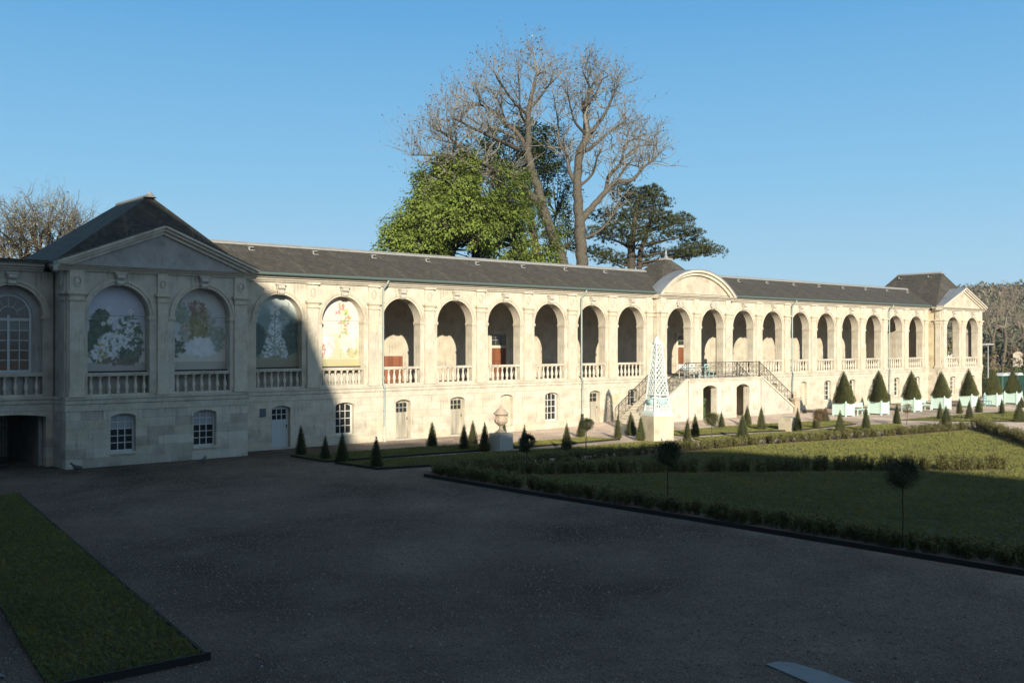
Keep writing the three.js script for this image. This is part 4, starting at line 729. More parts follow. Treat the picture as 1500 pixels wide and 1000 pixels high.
// ------------------------------------------------------------------ ball-headed standards
function standard(x, z, hc, r, mat, label, dens = 1, sparse = false) {
  const t = thing('ball_standard', label, 'shrub', null, [x, 0, z]);
  const L = new Leaves(), tw = new Leaves();
  const n = Math.round(4200 * dens);
  for (let i = 0; i < n; i++) { const d = rdir(), q = r * Math.pow(rr(.3, 1), .5) * (1 + .14 * Math.sin(d.x * 6 + x) + .12 * Math.sin(d.z * 7 + d.y * 5)) * rr(.85, 1.1), o = d.clone().add(rdir().multiplyScalar(.7)).normalize(); L.leaf(d.x * q * 1.08, hc + d.y * q * .92, d.z * q * 1.08, o.x, o.y, o.z, rr(.03, .075), .013); }
  for (let i = 0; i < 46; i++) { const d = rdir(); d.y = Math.abs(d.y) * 1.1 - .35; tw.stick(V(0, hc - r * .75, 0), V(d.x * r, hc + d.y * r, d.z * r), .007, .003, 3); }
  const f = part(t, 'foliage', L.geo(), mat); part(t, 'twigs', tw.geo(), twigM);
  const tr = new Leaves(); let p = V(0, -.02, 0); for (let k = 1; k <= 6; k++) { const q = V(rr(-.02, .02), (hc - r * .6) * k / 6, rr(-.02, .02)); tr.stick(p, q, .026 - k * .001, .025 - k * .001, 6); p = q; }
  part(t, 'trunk', tr.geo(), sparse ? barkPale : barkM);
}
standard(24.14, 32.17, 1.9, .41, ballM, 'large dark ball-headed shrub on a thin stem in the near hedge', 1.05);
standard(24.29, 24.43, 1.78, .38, ballM, 'dark ball-headed shrub on a stem beside the black edging, before the obelisk', 1.4);
standard(27.23, 14.61, 1.24, .32, ballM, 'shaded ball-headed shrub in front of a cone at the hedge corner');
standard(34.71, 10.49, 1.29, .32, ballM, 'grey-green ball-headed shrub on bare stem before the iron downpipe');
standard(43.06, 11.43, 1.2, .36, box_, 'olive ball-headed shrub on pale stem before the arched cellar opening', 1.1, true);
standard(50.86, 12.9, 1.12, .36, dryBall, 'red-brown dry ball-headed shrub on a pale stem', 1, true);
standard(61.46, 12.47, 1.02, .35, leafM([.20, .15, .09]), 'sparse brownish ball-headed shrub before the planters', .45, true);

// ------------------------------------------------------------------ hedges of small shrubs
for (const h of hedgeRuns) {
  const t = thing('low_hedge', h.label, 'hedge'); const L = new Leaves(), T = new Leaves();
  for (let i = 0; i < h.pts.length - 1; i++) {
    const [ax, az] = h.pts[i], [bx, bz] = h.pts[i + 1], len = Math.hypot(bx - ax, bz - az), n = Math.round(len * 10.5);
    for (let k = 0; k < n; k++) {
      if (rnd() < .04) continue;
      const u = (k + rr(-.3, .3)) / n, x = ax + (bx - ax) * u + rr(-.5, .5) * h.w * .75, z = az + (bz - az) * u + rr(-.5, .5) * h.w * .75, H = h.h * rr(.65, 1.15), R = rr(.18, .3);
      const stems = 7; for (let s = 0; s < stems; s++) { const a = rr(0, 6.28), q = R * rr(.3, 1); const tip = V(x + Math.cos(a) * q, .04 + H * rr(.75, 1), z + Math.sin(a) * q), foot = V(x + Math.cos(a) * .03, .03, z + Math.sin(a) * .03); T.stick(foot, tip, .006, .003, 3);
        for (let m = 0; m < (h.near ? 34 : 26); m++) { const v = rr(.15, 1.05), p = foot.clone().lerp(tip, v), d = rdir(); d.y = Math.abs(d.y) * .8 + .15; d.normalize(); p.x += rr(-.05, .05); p.z += rr(-.05, .05); L.leaf(p.x, p.y, p.z, d.x, d.y, d.z, rr(.035, .085), .018); } }
    }
  }
  part(t, 'foliage', L.geo(), hedgeM); part(t, 'stems', T.geo(), twigM);
}

// ------------------------------------------------------------------ grass blades
{
  const inside = (p, x, z) => { let c = false; for (let i = 0, j = p.length - 1; i < p.length; j = i++) { const [xi, zi] = p[i], [xj, zj] = p[j]; if ((zi > z) !== (zj > z) && x < (xj - xi) * (z - zi) / (zj - zi) + xi) c = !c; } return c; };
  const L = new Leaves(); for (let i = 0; i < 7; i++) { const a = rr(0, 6.28), q = rr(0, .04), d = V(rr(-.5, .5), 1, rr(-.5, .5)).normalize(); L.leaf(Math.cos(a) * q, 0, Math.sin(a) * q, d.x, d.y, d.z, rr(.035, .075), .0065); }
  const tuft = L.geo(), mat = leafM([.15, .162, .055]);
  const pts = []; const dens = [300, 260, 220, 170, 170, 170, 90];
  lawns.forEach((p, i) => {
    const xs = p.map(q => q[0]), zs = p.map(q => q[1]), x0 = Math.min(...xs), x1 = Math.max(...xs), z0 = Math.min(...zs), z1 = Math.min(40, Math.max(...zs)), N = Math.round((x1 - x0) * (z1 - z0) * dens[i]);
    for (let k = 0; k < N; k++) { const x = rr(x0, x1), z = rr(z0, z1); if (inside(p, x, z) && !(i === 5 && x > 62)) pts.push(x, z); }
  });
  const im = shade(new THREE.InstancedMesh(tuft, mat, pts.length / 2)); im.name = 'grass'; im.userData = { kind: 'stuff', label: 'short mown grass blades covering the lawns', category: 'grass' };
  const m4 = new THREE.Matrix4(), q = new THREE.Quaternion(), up = V(0, 1, 0), col = new THREE.Color();
  for (let i = 0; i < pts.length / 2; i++) {
    const x = pts[i * 2], z = pts[i * 2 + 1]; q.setFromAxisAngle(up, rr(0, 6.28)); const s = rr(.7, 1.25); m4.compose(V(x, .04, z), q, V(s, s * rr(.6, 1.1), s)); im.setMatrixAt(i, m4);
    const n = fbm(x / 40 + 4, z / 40 + 4, 40, 3); col.setRGB(.75 + .6 * n, .8 + .4 * n, .8 + .2 * n); im.setColorAt(i, col);
  }
  scene.add(im);
}
// loose pebbles on the near gravel court
{
  const g = new THREE.IcosahedronGeometry(.011, 0).scale(1, .7, 1.2); const N = 90000, im = shade(new THREE.InstancedMesh(g, M([.31, .26, .22]), N)); im.name = 'pebbles'; im.userData = { kind: 'stuff', label: 'loose pebbles scattered over the gravel court', category: 'gravel' };
  const m4 = new THREE.Matrix4(), e = new THREE.Euler(), q = new THREE.Quaternion(), c = new THREE.Color();
  for (let i = 0; i < N; i++) { const t = rnd(), z = 1 + 37 * Math.sqrt(t), x = rr(2, 23.2); e.set(rr(0, 6), rr(0, 6), rr(0, 6)); q.setFromEuler(e); const s = rnd() < .04 ? rr(1.6, 2.8) : rr(.5, 1.5); m4.compose(V(x, .006, z), q, V(s, s, s)); im.setMatrixAt(i, m4); const k = rr(.5, 1.35), w = rr(-.06, .1); c.setRGB(k * (1 + w), k, k * (1 - w)); im.setColorAt(i, c); }
  scene.add(im);
}
// coarse stones in the bed at the left of the near lawn
{
  const g = new THREE.IcosahedronGeometry(.035, 0).scale(1.2, .6, 1); const N = 2600, im = shade(new THREE.InstancedMesh(g, M([.34, .33, .32]), N)); im.name = 'cobbles'; im.userData = { kind: 'stuff', label: 'coarse grey stones beside the near lawn', category: 'stones' };
  const m4 = new THREE.Matrix4(), e = new THREE.Euler(), q = new THREE.Quaternion(), c = new THREE.Color();
  for (let i = 0; i < N; i++) { const z = rr(17, 31), x = rr(2.4, 5.0 - (z > 23 ? (z - 23) * .12 : (23 - z) * .28)); e.set(rr(-.4, .4), rr(0, 6), rr(-.4, .4)); q.setFromEuler(e); const s = rr(.5, 1.5); m4.compose(V(x, .025, z), q, V(s, s, s)); im.setMatrixAt(i, m4); const k = rr(.5, 1.4); c.setRGB(k, k, k * 1.02); im.setColorAt(i, c); }
  scene.add(im);
}

// ------------------------------------------------------------------ garden ornaments
{
  const t = thing('lattice_obelisk', 'tall white lattice obelisk with turquoise bowls', 'obelisk', null, [0, 1.3, 0], -.28);
  const w = 1.24, dx = Math.cos(.28) * w / 2 - (-Math.sin(.28)) * w / 2;
  const cx = 41.05 + (Math.cos(.28) * .5 + Math.sin(.28) * .5) * w, cz = 9.19 + (Math.sin(.28) * .5 - Math.cos(.28) * .5) * w;
  t.position.set(cx, 1.3, cz);
  const ped = thing('obelisk_pedestal', 'plain beige square pedestal under the lattice obelisk', 'pedestal', null, [cx, 0, cz], -.28);
  part(ped, 'block', [box(-w / 2, w / 2, -.02, 1.22, -w / 2, w / 2), box(-w / 2 + .006, w / 2 - .006, 1.22, 1.298, -w / 2 + .006, w / 2 - .006)], beige);
  const H = 3.85, b = .51, tp = .165, at = (y, sx, sz) => { const k = b + (tp - b) * y / H; return V(sx * k, y, sz * k); };
  part(t, 'base', [box(-.6, .6, 0, .16, -.6, .6), box(-.555, .555, .16, .24, -.555, .555)], mintPale);
  for (const [sx, sz] of [[-1, -1], [1, -1], [1, 1], [-1, 1]]) part(t, 'corner_post', rod(at(.22, sx, sz), at(H, sx, sz), .045, 4, .035), mintPale);
  const face = (u, y, f) => { const k = b + (tp - b) * y / H; const q = u * k; return f === 0 ? V(q, y, k) : f === 1 ? V(k, y, -q) : f === 2 ? V(-q, y, -k) : V(-k, y, q); };
  for (let f = 0; f < 4; f++) {
    for (const y of [.24, .93, 1.1, H - .02]) part(t, 'cross_bar', rod(face(-1, y, f), face(1, y, f), .038, 4), mintPale);
    for (let k = -3; k <= 3; k++) part(t, 'upright_bar', rod(face(k / 4, .26, f), face(k / 4, .92, f), .017, 4), mintPale);
    for (let k = 1; k < 4; k++) part(t, 'lattice_bar', rod(face(-1, .26 + k * .165, f), face(1, .26 + k * .165, f), .015, 4), mintPale);
    // diagonal lattice: clip lines u = u0 +- s*y to the panel
    for (const s of [-1, 1]) for (let i = 0; i < 17; i++) {
      const yb = 1.1 - 1.2 + i * .27; let a = null, c = null;
      for (let k = 0; k <= 40; k++) { const xx = -b + 2 * b * k / 40, y = yb + (s > 0 ? (xx + b) : (b - xx)) * 1.25, kk = b + (tp - b) * y / H; if (y >= 1.1 && y <= H && Math.abs(xx) <= kk) { const P = face(xx / kk, y, f); if (!a) a = P; c = P; } }
      if (a && c && a.distanceTo(c) > .06) part(t, 'lattice_bar', rod(a, c, .02, 4), mintPale);
    }
    const bowl = new THREE.SphereGeometry(.27, 14, 7, 0, Math.PI, Math.PI / 2, Math.PI / 2).scale(1, 1.05, .55); bowl.rotateY(f * Math.PI / 2); const c = face(0, .86, f); bowl.translate(c.x * 1.05, c.y, c.z * 1.05);
    const rim = wuv(new THREE.TorusGeometry(.27, .022, 5, 14, Math.PI).rotateX(Math.PI / 2).scale(1, 1, .55).rotateY(f * Math.PI / 2).translate(c.x * 1.05, c.y, c.z * 1.05));
    part(t, 'bowl', [wuv(bowl), rim], teal);
  }
  part(t, 'cap', [wuv(new THREE.ConeGeometry(.29, .44, 4).rotateY(Math.PI / 4).translate(0, H + .2, 0))], mintPale);
}
{
  const p = thing('urn_pedestal', 'square pedestal carrying the stone urn, coloured grey for the shade it stands in', 'pedestal', null, [31.9, 0, 7.5]);
  part(p, 'block', [box(-.43, .43, -.02, .12, -.43, .43), box(-.41, .41, .12, .84, -.41, .41)], shadeGrey);
  const u = thing('stone_urn', 'lidded ochre stone urn with carved bowl on its pedestal', 'urn', null, [31.9, .84, 7.5]);
  part(u, 'foot', wuv(lathe([[.0, 0], [.28, 0], [.28, .06], [.2, .1], [.12, .18], [.085, .28], [.1, .33], [.14, .36], [0, .36]], 16)), terracotta);
  part(u, 'bowl', wuv(lathe([[.06, .35], [.16, .38], [.27, .48], [.31, .6], [.27, .72], [.25, .82], [.27, .86], [.37, .9], [.37, .94], [.0, .95]], 18)), terracotta);
  part(u, 'lid', wuv(lathe([[.36, .93], [.34, .99], [.26, 1.05], [.2, 1.13], [.1, 1.2], [.06, 1.23], [.08, 1.27], [.05, 1.33], [0, 1.37]], 16)), terracotta);
  for (let i = 0; i < 10; i++) { const a = i / 10 * 6.283; part(u, 'carved_boss', wuv(new THREE.SphereGeometry(.055, 6, 5).scale(1, 1.5, .6).rotateY(-a + Math.PI / 2).translate(Math.cos(a) * .295, .58, Math.sin(a) * .295)), terracotta); }
  for (const s of [-1, 1]) part(u, 'handle', wuv(new THREE.TorusGeometry(.09, .025, 6, 12).translate(s * .36, .74, 0)), terracotta);
  const q = thing('low_pedestal', 'empty low pale square pedestal on the lawn before the stairs', 'pedestal', null, [52.05, 0, 10.1]);
  part(q, 'block', [box(-.46, .46, -.02, .1, -.46, .46), box(-.44, .44, .1, .8, -.44, .44)], beige);
}
// planter boxes with clipped yews
{
  const box0 = thing('planter_box', 'mint-green square wooden planter box holding a tall clipped yew', 'planter', 'mint planter boxes in a row before the gallery', [65.29, 0, 5.67]);
  const w = .5;
  for (const [sx, sz] of [[-1, -1], [1, -1], [1, 1], [-1, 1]]) { const c = part(box0, 'corner_post', box(sx * w - .05, sx * w + .05, 0, 1.0, sz * w - .05, sz * w + .05), mint); part(c, 'post_knob', new THREE.SphereGeometry(.055, 8, 6).translate(sx * w, 1.04, sz * w), mint); }
  for (let k = 0; k < 6; k++) { const a = -w + .05 + k * .15, b = a + .145; for (const s of [-1, 1]) { part(box0, 'board', box(a, b, .1, .93, s * w - .02, s * w + .02), mint); part(box0, 'board', box(s * w - .02, s * w + .02, .1, .93, a, b), mint); } }
  for (const s of [-1, 1]) for (const y of [.1, .86]) { part(box0, 'rail', box(-w + .05, w - .05, y, y + .08, s * (w + .015) - .012, s * (w + .015) + .012), mint); part(box0, 'rail', box(s * (w + .015) - .012, s * (w + .015) + .012, y, y + .08, -w + .05, w - .05), mint); }
  part(box0, 'soil', box(-w + .03, w - .03, .6, .88, -w + .03, w - .03), soilM);
  const variants = [0, 1].map(() => coneGeos(2.3, 1.5, 9500, 0, .075, .05));
  const mk = (g, pos, lab) => { const t = thing('clipped_yew', lab, 'topiary', 'tall clipped yews in the mint planters', pos); const f = part(t, 'foliage', g.foliage, yew); part(f, 'dark_core', g.core, coreM); part(t, 'trunk', rod(V(0, -.08, 0), V(0, .4, 0), .05, 6), barkM); return t; };  // each yew also holds an added solid dark core, no twigs
  const labs = ['next to the staircase', 'second after the staircase', 'third after the staircase', 'before the last gallery bay', 'before the end pavilion', 'before the green cabins', 'beyond the green cabins', 'last of the row beyond the green cabins'];
  const spots = [[64.79, 6.17, 1], [68.26, 6.91, .97], [73.12, 6.87, .94], [77.13, 7.21, .9], [82.0, 7.08, .95], [85.08, 7.73, .94], [89.21, 7.57, .88], [91.6, 8.6, .85]];
  const pr = []; 
  spots.forEach(([x, z, s], i) => {
    const X = x + .5, Z = z - .5; if (i) copyOf(box0, [X, 0, Z]); box0.position.set(65.29, 0, 5.67);
    const lab = 'tall clipped yew cone in a mint planter, ' + labs[i]; const v = i % 2;
    if (!pr[v]) pr[v] = mk(variants[v], [X, .88, Z], lab); else copyOf(pr[v], [X, .88, Z], lab, rr(0, 6), [rr(.88, .98), s, rr(.88, .98)]);
  });
  [...scene.children].filter(o => o.name.startsWith('planter_box')).forEach((o, i) => { o.userData.label = 'mint-green square planter box holding the clipped yew ' + labs[i]; });
  // benches between the planters
  const mkB = (x, z, lab, m) => { const t = thing('garden_bench', lab, 'bench', 'mint benches between the planters', [x, 0, z]); const L = 1.5; for (let k = 0; k < 4; k++) part(t, 'seat_slat', box(-L / 2, L / 2, .42, .45, -.2 + k * .12, -.1 + k * .12), m); for (let k = 0; k < 3; k++) part(t, 'back_slat', box(-L / 2, L / 2, .56 + k * .11, .64 + k * .11, -.27, -.245), m); for (const q of [-L / 2 + .06, L / 2 - .06]) { part(t, 'leg', [box(q - .03, q + .03, 0, .42, .2, .26), box(q - .03, q + .03, 0, .88, -.245, -.2)], m); part(t, 'armrest', box(q - .035, q + .035, .62, .66, -.25, .26), m); } };
  mkB(67.1, 5.9, 'mint garden bench between the two planters nearest the staircase', mint); mkB(75.6, 6.3, 'mint garden bench between the third and fourth planters', mint);
  const t = thing('garden_chair', 'blue-grey garden chair beside the planter at the end pavilion', 'chair', null, [84.35, 0, 7.3]); const bm = M([.16, .30, .38]);
  part(t, 'seat', box(-.24, .24, .42, .46, -.22, .24), bm); part(t, 'backrest', [box(-.24, .24, .6, .7, -.25, -.22), box(-.24, .24, .78, .88, -.26, -.23)], bm); for (const [x, z, h] of [[-.21, .2, .42], [.21, .2, .42], [-.21, -.23, .88], [.21, -.23, .88]]) part(t, 'leg', box(x - .02, x + .02, 0, h, z - .02, z + .02), bm);
}
// weathered slab in the near gravel
{
  const t = thing('stone_slab', 'worn bluish stone slab lying flush in the gravel', 'slab');
  const s = shapeOf([[13.8, -35.38], [14.05, -35.42], [14.2, -35.65], [14.16, -36.2], [14.05, -36.7], [13.95, -38], [13.4, -38], [13.52, -36.4], [13.66, -35.9]]);
  part(t, 'slab', wuv(new THREE.ExtrudeGeometry(s, { depth: .05, bevelEnabled: false }).rotateX(-Math.PI / 2).translate(0, -.02, 0)), M([.27, .28, .29], { map: stoneMap, roughness: .6 }));
}
// pigeons
{
  const rings = [[-.17, .12, .004, .03], [-.12, .135, .012, .04], [-.06, .145, .045, .05], [0, .15, .065, .066], [.06, .165, .06, .066], [.1, .2, .04, .045], [.12, .235, .03, .032], [.14, .255, .033, .033], [.165, .258, .024, .024], [.185, .25, .008, .008], [.205, .243, .002, .002]];
  const P = [], I = [], n = 10; rings.forEach(([x, y, ry, rz]) => { for (let k = 0; k < n; k++) { const a = k / n * 6.2832; P.push(x, y + Math.sin(a) * ry, Math.cos(a) * rz); } });
  for (let i = 0; i < rings.length - 1; i++) for (let k = 0; k < n; k++) { const a = i * n + k, b = i * n + (k + 1) % n; I.push(a, b, a + n, b, b + n, a + n); }
  const g = new THREE.BufferGeometry(); g.setAttribute('position', new THREE.Float32BufferAttribute(P, 3)); g.setIndex(I); g.computeVertexNormals(); wuv(g);
  const feather = M([.06, .062, .07], { roughness: .6 }), legM = M([.25, .08, .06]);
  const bird = (x, z, turn, lab) => { const t = thing('pigeon', lab, 'bird', 'pigeons on the gravel', [x, 0, z], turn); part(t, 'body', g, feather); for (const s of [-1, 1]) { part(t, 'leg', [rod(V(.01, 0, s * .025), V(.005, .1, s * .025), .006, 5), rod(V(-.02, .004, s * .025), V(.045, .004, s * .03), .004, 4)], legM); const w = new THREE.SphereGeometry(.06, 8, 6).scale(1.7, .75, .25).rotateZ(.12).translate(-.03, .152, s * .062); part(t, 'wing', wuv(w), M([.09, .09, .1])); } return t; };
  bird(13.57, 3.05, 2.4, 'dark pigeon standing at the corner of the shaded pavilion').scale.setScalar(1.5); bird(18.53, 3.72, .6, 'dark pigeon on the gravel below the second pavilion window').scale.setScalar(1.3);
}
// ------------------------------------------------------------------ far right: cabins, lamp, houses, hill
{
  const gm = M([.018, .075, .055], { roughness: .5 }), gm2 = M([.014, .055, .042], { roughness: .5 }), rf = M([.62, .64, .64], { roughness: .5 });
  const cabin = (x, z, lab) => {
    const t = thing('portable_cabin', lab, 'cabin', 'dark green cabins beside the end pavilion', [x, 0, z]);
    part(t, 'body', stone(-.58, .58, .1, 2.1, -.55, .55, .03), gm); part(t, 'base', box(-.6, .6, 0, .1, -.6, .6), iron);
    const d = part(t, 'door', stone(-.42, .42, .16, 2.02, .55, .575, .02), gm2); part(d, 'handle', box(.26, .32, 1.0, 1.2, .575, .61), iron);
    for (let k = 0; k < 4; k++) part(t, 'rib', box(-.61, -.58, .2, 2.0, -.45 + k * .27, -.4 + k * .27), gm2);
    part(t, 'roof', extr(segTop(-.64, .64, 2.1, 2.36, .2), -.62, .62, 10), rf);
  };
  cabin(98.6, 2.0, 'dark green portable cabin right beside the end pavilion'); cabin(101.4, 2.2, 'dark green portable cabin with pale arched roof, the one farther from the pavilion'); cabin(100.0, 2.1, 'dark green portable cabin between the two others');
  const hd = thing('green_screen_fence', 'dark green mesh fence beyond the cabins', 'fence', null, [0, 0, 0]);
  for (let k = 0; k < 12; k++) { part(hd, 'mesh_panel', box(103 + k * 2.5, 105.42 + k * 2.5, .1, 2.3, 1.47, 1.53), gm2); part(hd, 'post', box(105.42 + k * 2.5, 105.5 + k * 2.5, 0, 2.4, 1.45, 1.55), iron); }
  const lp = onPlane(1448, 560, -6), t = thing('street_lamp', 'slim grey lamp post with flat head beyond the end pavilion', 'street lamp', null, [lp.x, 0, -6]);
  const lh = onPlane(1448, 505, -6).y; const lm = M([.35, .37, .38], { roughness: .5 });
  part(t, 'post', rod(V(0, 0, 0), V(0, lh, 0), .09, 8, .055), lm); part(t, 'lamp_head', [stone(-.95, .95, lh - .02, lh + .12, -.25, .25, .05)], M([.62, .64, .65], { roughness: .4 }));
}
{
  // wooded hill
  const P = [], I = [], U = []; const nx = 60, nz = 24; const base = dirOf(1460, 503).setY(0).normalize(), side = V(-base.z, 0, base.x);
  const hillAt = (s, f) => { const k = THREE.MathUtils.smoothstep(f, 0, 1); return k * (29.5 + 2 * Math.sin(s * 3.1) + 2 * Math.sin(s * 7.3 + 1)) * (1 - .8 * THREE.MathUtils.smoothstep(-s, .0, .3)); };
  for (let j = 0; j <= nz; j++) for (let i = 0; i <= nx; i++) { const s = i / nx * 2 - 1, f = j / nz, q = base.clone().multiplyScalar(260 + f * 420).add(side.clone().multiplyScalar(s * 520)); P.push(q.x, hillAt(s, f) - .5, DIST + q.z); U.push(i, j); }
  for (let j = 0; j < nz; j++) for (let i = 0; i < nx; i++) { const a = j * (nx + 1) + i; I.push(a, a + 1, a + nx + 1, a + 1, a + nx + 2, a + nx + 1); }
  const g = new THREE.BufferGeometry(); g.setAttribute('position', new THREE.Float32BufferAttribute(P, 3)); g.setAttribute('uv', new THREE.Float32BufferAttribute(U, 2)); g.setIndex(I); g.computeVertexNormals();
  struct('hill', g, M([.075, .07, .04], { map: grassMap }));
  // far-off wood on it
  const L = new Leaves(); for (let i = 0; i < 90; i++) { const d = rdir(); d.y = d.y * .7 + .2; const q = Math.pow(rnd(), .4); const o = rdir(); L.leaf(d.x * q, d.y * q, d.z * q, o.x, o.y, o.z, .4, .13); }
  for (let i = 0; i < 8; i++) { const d = rdir(); d.y = Math.abs(d.y); L.stick(V(0, -1.2, 0), V(d.x * .8, d.y * .8, d.z * .8), .03, .01, 3); }
  const tg = L.geo(), N = 5200, im = shade(new THREE.InstancedMesh(tg, leafM([.15, .128, .088]), N)); im.name = 'woodland'; im.userData = { kind: 'stuff', label: 'far brown and grey-green wood covering the hill', category: 'woodland' };
  const m4 = new THREE.Matrix4(), q4 = new THREE.Quaternion(), c = new THREE.Color();
  for (let i = 0; i < N; i++) { const s = rr(-.75, .75), f = rr(0, 1), q = base.clone().multiplyScalar(260 + f * 420).add(side.clone().multiplyScalar(s * 520)), r = rr(3.2, 6.2); q4.setFromAxisAngle(V(0, 1, 0), rr(0, 6)); m4.compose(V(q.x, hillAt(s, f) + r * .75, DIST + q.z), q4, V(r, r * rr(.8, 1.3), r)); im.setMatrixAt(i, m4); const k = rr(.5, 1.2), w = rnd() < .3 ? .35 : 0; c.setRGB(k * (1 - w * .5), k * (1 + w * .3), k * (1 - w * .3)); im.setColorAt(i, c); }
  scene.add(im);
  const house = (px, py, dist, lab, wall, roofc, sc = 1) => { const d = dirOf(px, py), k = dist / Math.hypot(d.x, d.z), p = V(d.x * k, EYE + d.y * k, DIST + d.z * k); const t = thing('hillside_house', lab, 'house', null, [p.x, p.y - 2.5, p.z], .4); t.scale.setScalar(sc); part(t, 'wall', box(-4, 4, -14, 4, -3, 3), wall); part(t, 'roof', planeGeo([[V(-4.3, 4, 3.4), V(4.3, 4, 3.4), V(4.3, 6.6, 0), V(-4.3, 6.6, 0)], [V(-4.3, 6.6, 0), V(4.3, 6.6, 0), V(4.3, 4, -3.4), V(-4.3, 4, -3.4)], [V(-4.1, 4, 3.2), V(-4.1, 6.5, 0), V(-4.1, 4, -3.2)], [V(4.1, 4, 3.2), V(4.1, 6.5, 0), V(4.1, 4, -3.2)]]), roofc); for (const x of [-2, 1.6]) part(t, 'window', box(x - .5, x + .5, 1.2, 2.6, 3, 3.06), glassM); };
  house(1389, 513, 250, 'small white house seen through the end pavilion arch', whitePaint, M([.30, .2, .15]), .6);
  house(1492, 511, 255, 'small house with pale roof on the wooded slope', M([.55, .5, .42]), M([.60, .52, .42]), .34);
}

// ------------------------------------------------------------------ trees
// limbs given as photograph points on the tree's own plane, then branched out at random
function growTree({ name, label, z, base, limbs, twigM: tm, bark, leaves, seedN, depthSpread = 4, twigLen = 2.6, levels = 3, density = 1, group }) {
  seed = seedN; const t = thing(name, label, 'tree', group);
  const T = new Leaves(), W = new Leaves(), tips = [];
  const twig = (p, d, len, r, lev) => {
    const n = 3; let q = p.clone(), dd = d.clone();
    for (let i = 0; i < n; i++) { const nd = dd.clone().add(rdir().multiplyScalar(.5)).add(V(0, .12, 0)).normalize(), e = q.clone().addScaledVector(nd, len / n); W.stick(q, e, r * (1 - i / n * .4), r * (1 - (i + 1) / n * .4), lev > 1 ? 4 : 3); 
      if (lev > 0) { const kids = lev > 1 ? 2 : 2; for (let k = 0; k < kids; k++) if (rnd() < .8 * density) { const kd = nd.clone().multiplyScalar(.65).add(rdir().multiplyScalar(.75)).add(V(0, .12, 0)).normalize(); twig(q.clone().lerp(e, rnd()), kd, len * rr(.5, .75), r * .55, lev - 1); } }
      q = e; dd = nd; if (lev === 0) tips.push([q.clone(), dd.clone()]); }
  };
  limbs.forEach(({ p, r, sprout = 1, zz }) => {
    let zo = zz ? zz[0] : 0; const pts = p.map(([x, y], i) => { const f = i / (p.length - 1); return onPlane(x, y, z + (zz ? zz[0] + (zz[1] - zz[0]) * f : 0)); });
    const cur = new THREE.CatmullRomCurve3(pts), n = Math.max(8, p.length * 5); let a = cur.getPoint(0); const tp = [a.clone()], tr = [r[0]];
    for (let i = 1; i <= n; i++) {
      const f = i / n, b = cur.getPoint(f); const r0 = r[0] + (r[1] - r[0]) * (i - 1) / n, r1 = r[0] + (r[1] - r[0]) * f; b.add(rdir().multiplyScalar(r0 * .16)); tp.push(b.clone()); tr.push(r1 * rr(.94, 1.06));
      if (f > .25 && sprout > 0) for (let k = 0; k < 2; k++) if (rnd() < sprout * density) { const along = b.clone().sub(a).normalize(), d = along.multiplyScalar(.6).add(rdir().multiplyScalar(.9)).add(V(0, .25, 0)).normalize(); twig(b, d, twigLen * rr(.6, 1.1), Math.min(r1 * .5, .05), levels - 1); }
      a = b;
    }
    T.tube(tp, tr, r[0] > .25 ? 10 : 6);
    if (sprout > 0) for (let k = 0; k < 3; k++) twig(a, rdir().multiplyScalar(.5).add(V(0, .8, 0)).normalize(), twigLen * .8, r[1] * .8, levels - 1);
  });
  part(t, 'trunk', T.geo(), bark); part(t, 'crown', W.geo(), tm);
  if (leaves) { const L = new Leaves(); for (const [p, d] of tips) if (rnd() < leaves.p) { const o = rdir(); L.leaf(p.x, p.y, p.z, o.x, o.y, o.z, rr(leaves.s * .7, leaves.s * 1.4), leaves.s * .35); } part(t, 'leaves', L.geo(), leaves.m); }
  return t;
}
const zp = (a) => a.map(([x, y]) => { const px = 550 + x / 2.702, py = 30 + y / 2.702, k = Math.min(1, Math.max(0, (330 - py) / 200)); return [px + (px < 775 ? (775 - px) * .12 * k : (855 - px) * (px > 855 ? .14 * k : 0)), py + (385 - py) * .125 * k]; });
const greyTwig = M([.25, .238, .205]), budM = leafM([.11, .06, .035]);
const extend = (p, x, y) => [[x, y], ...p];
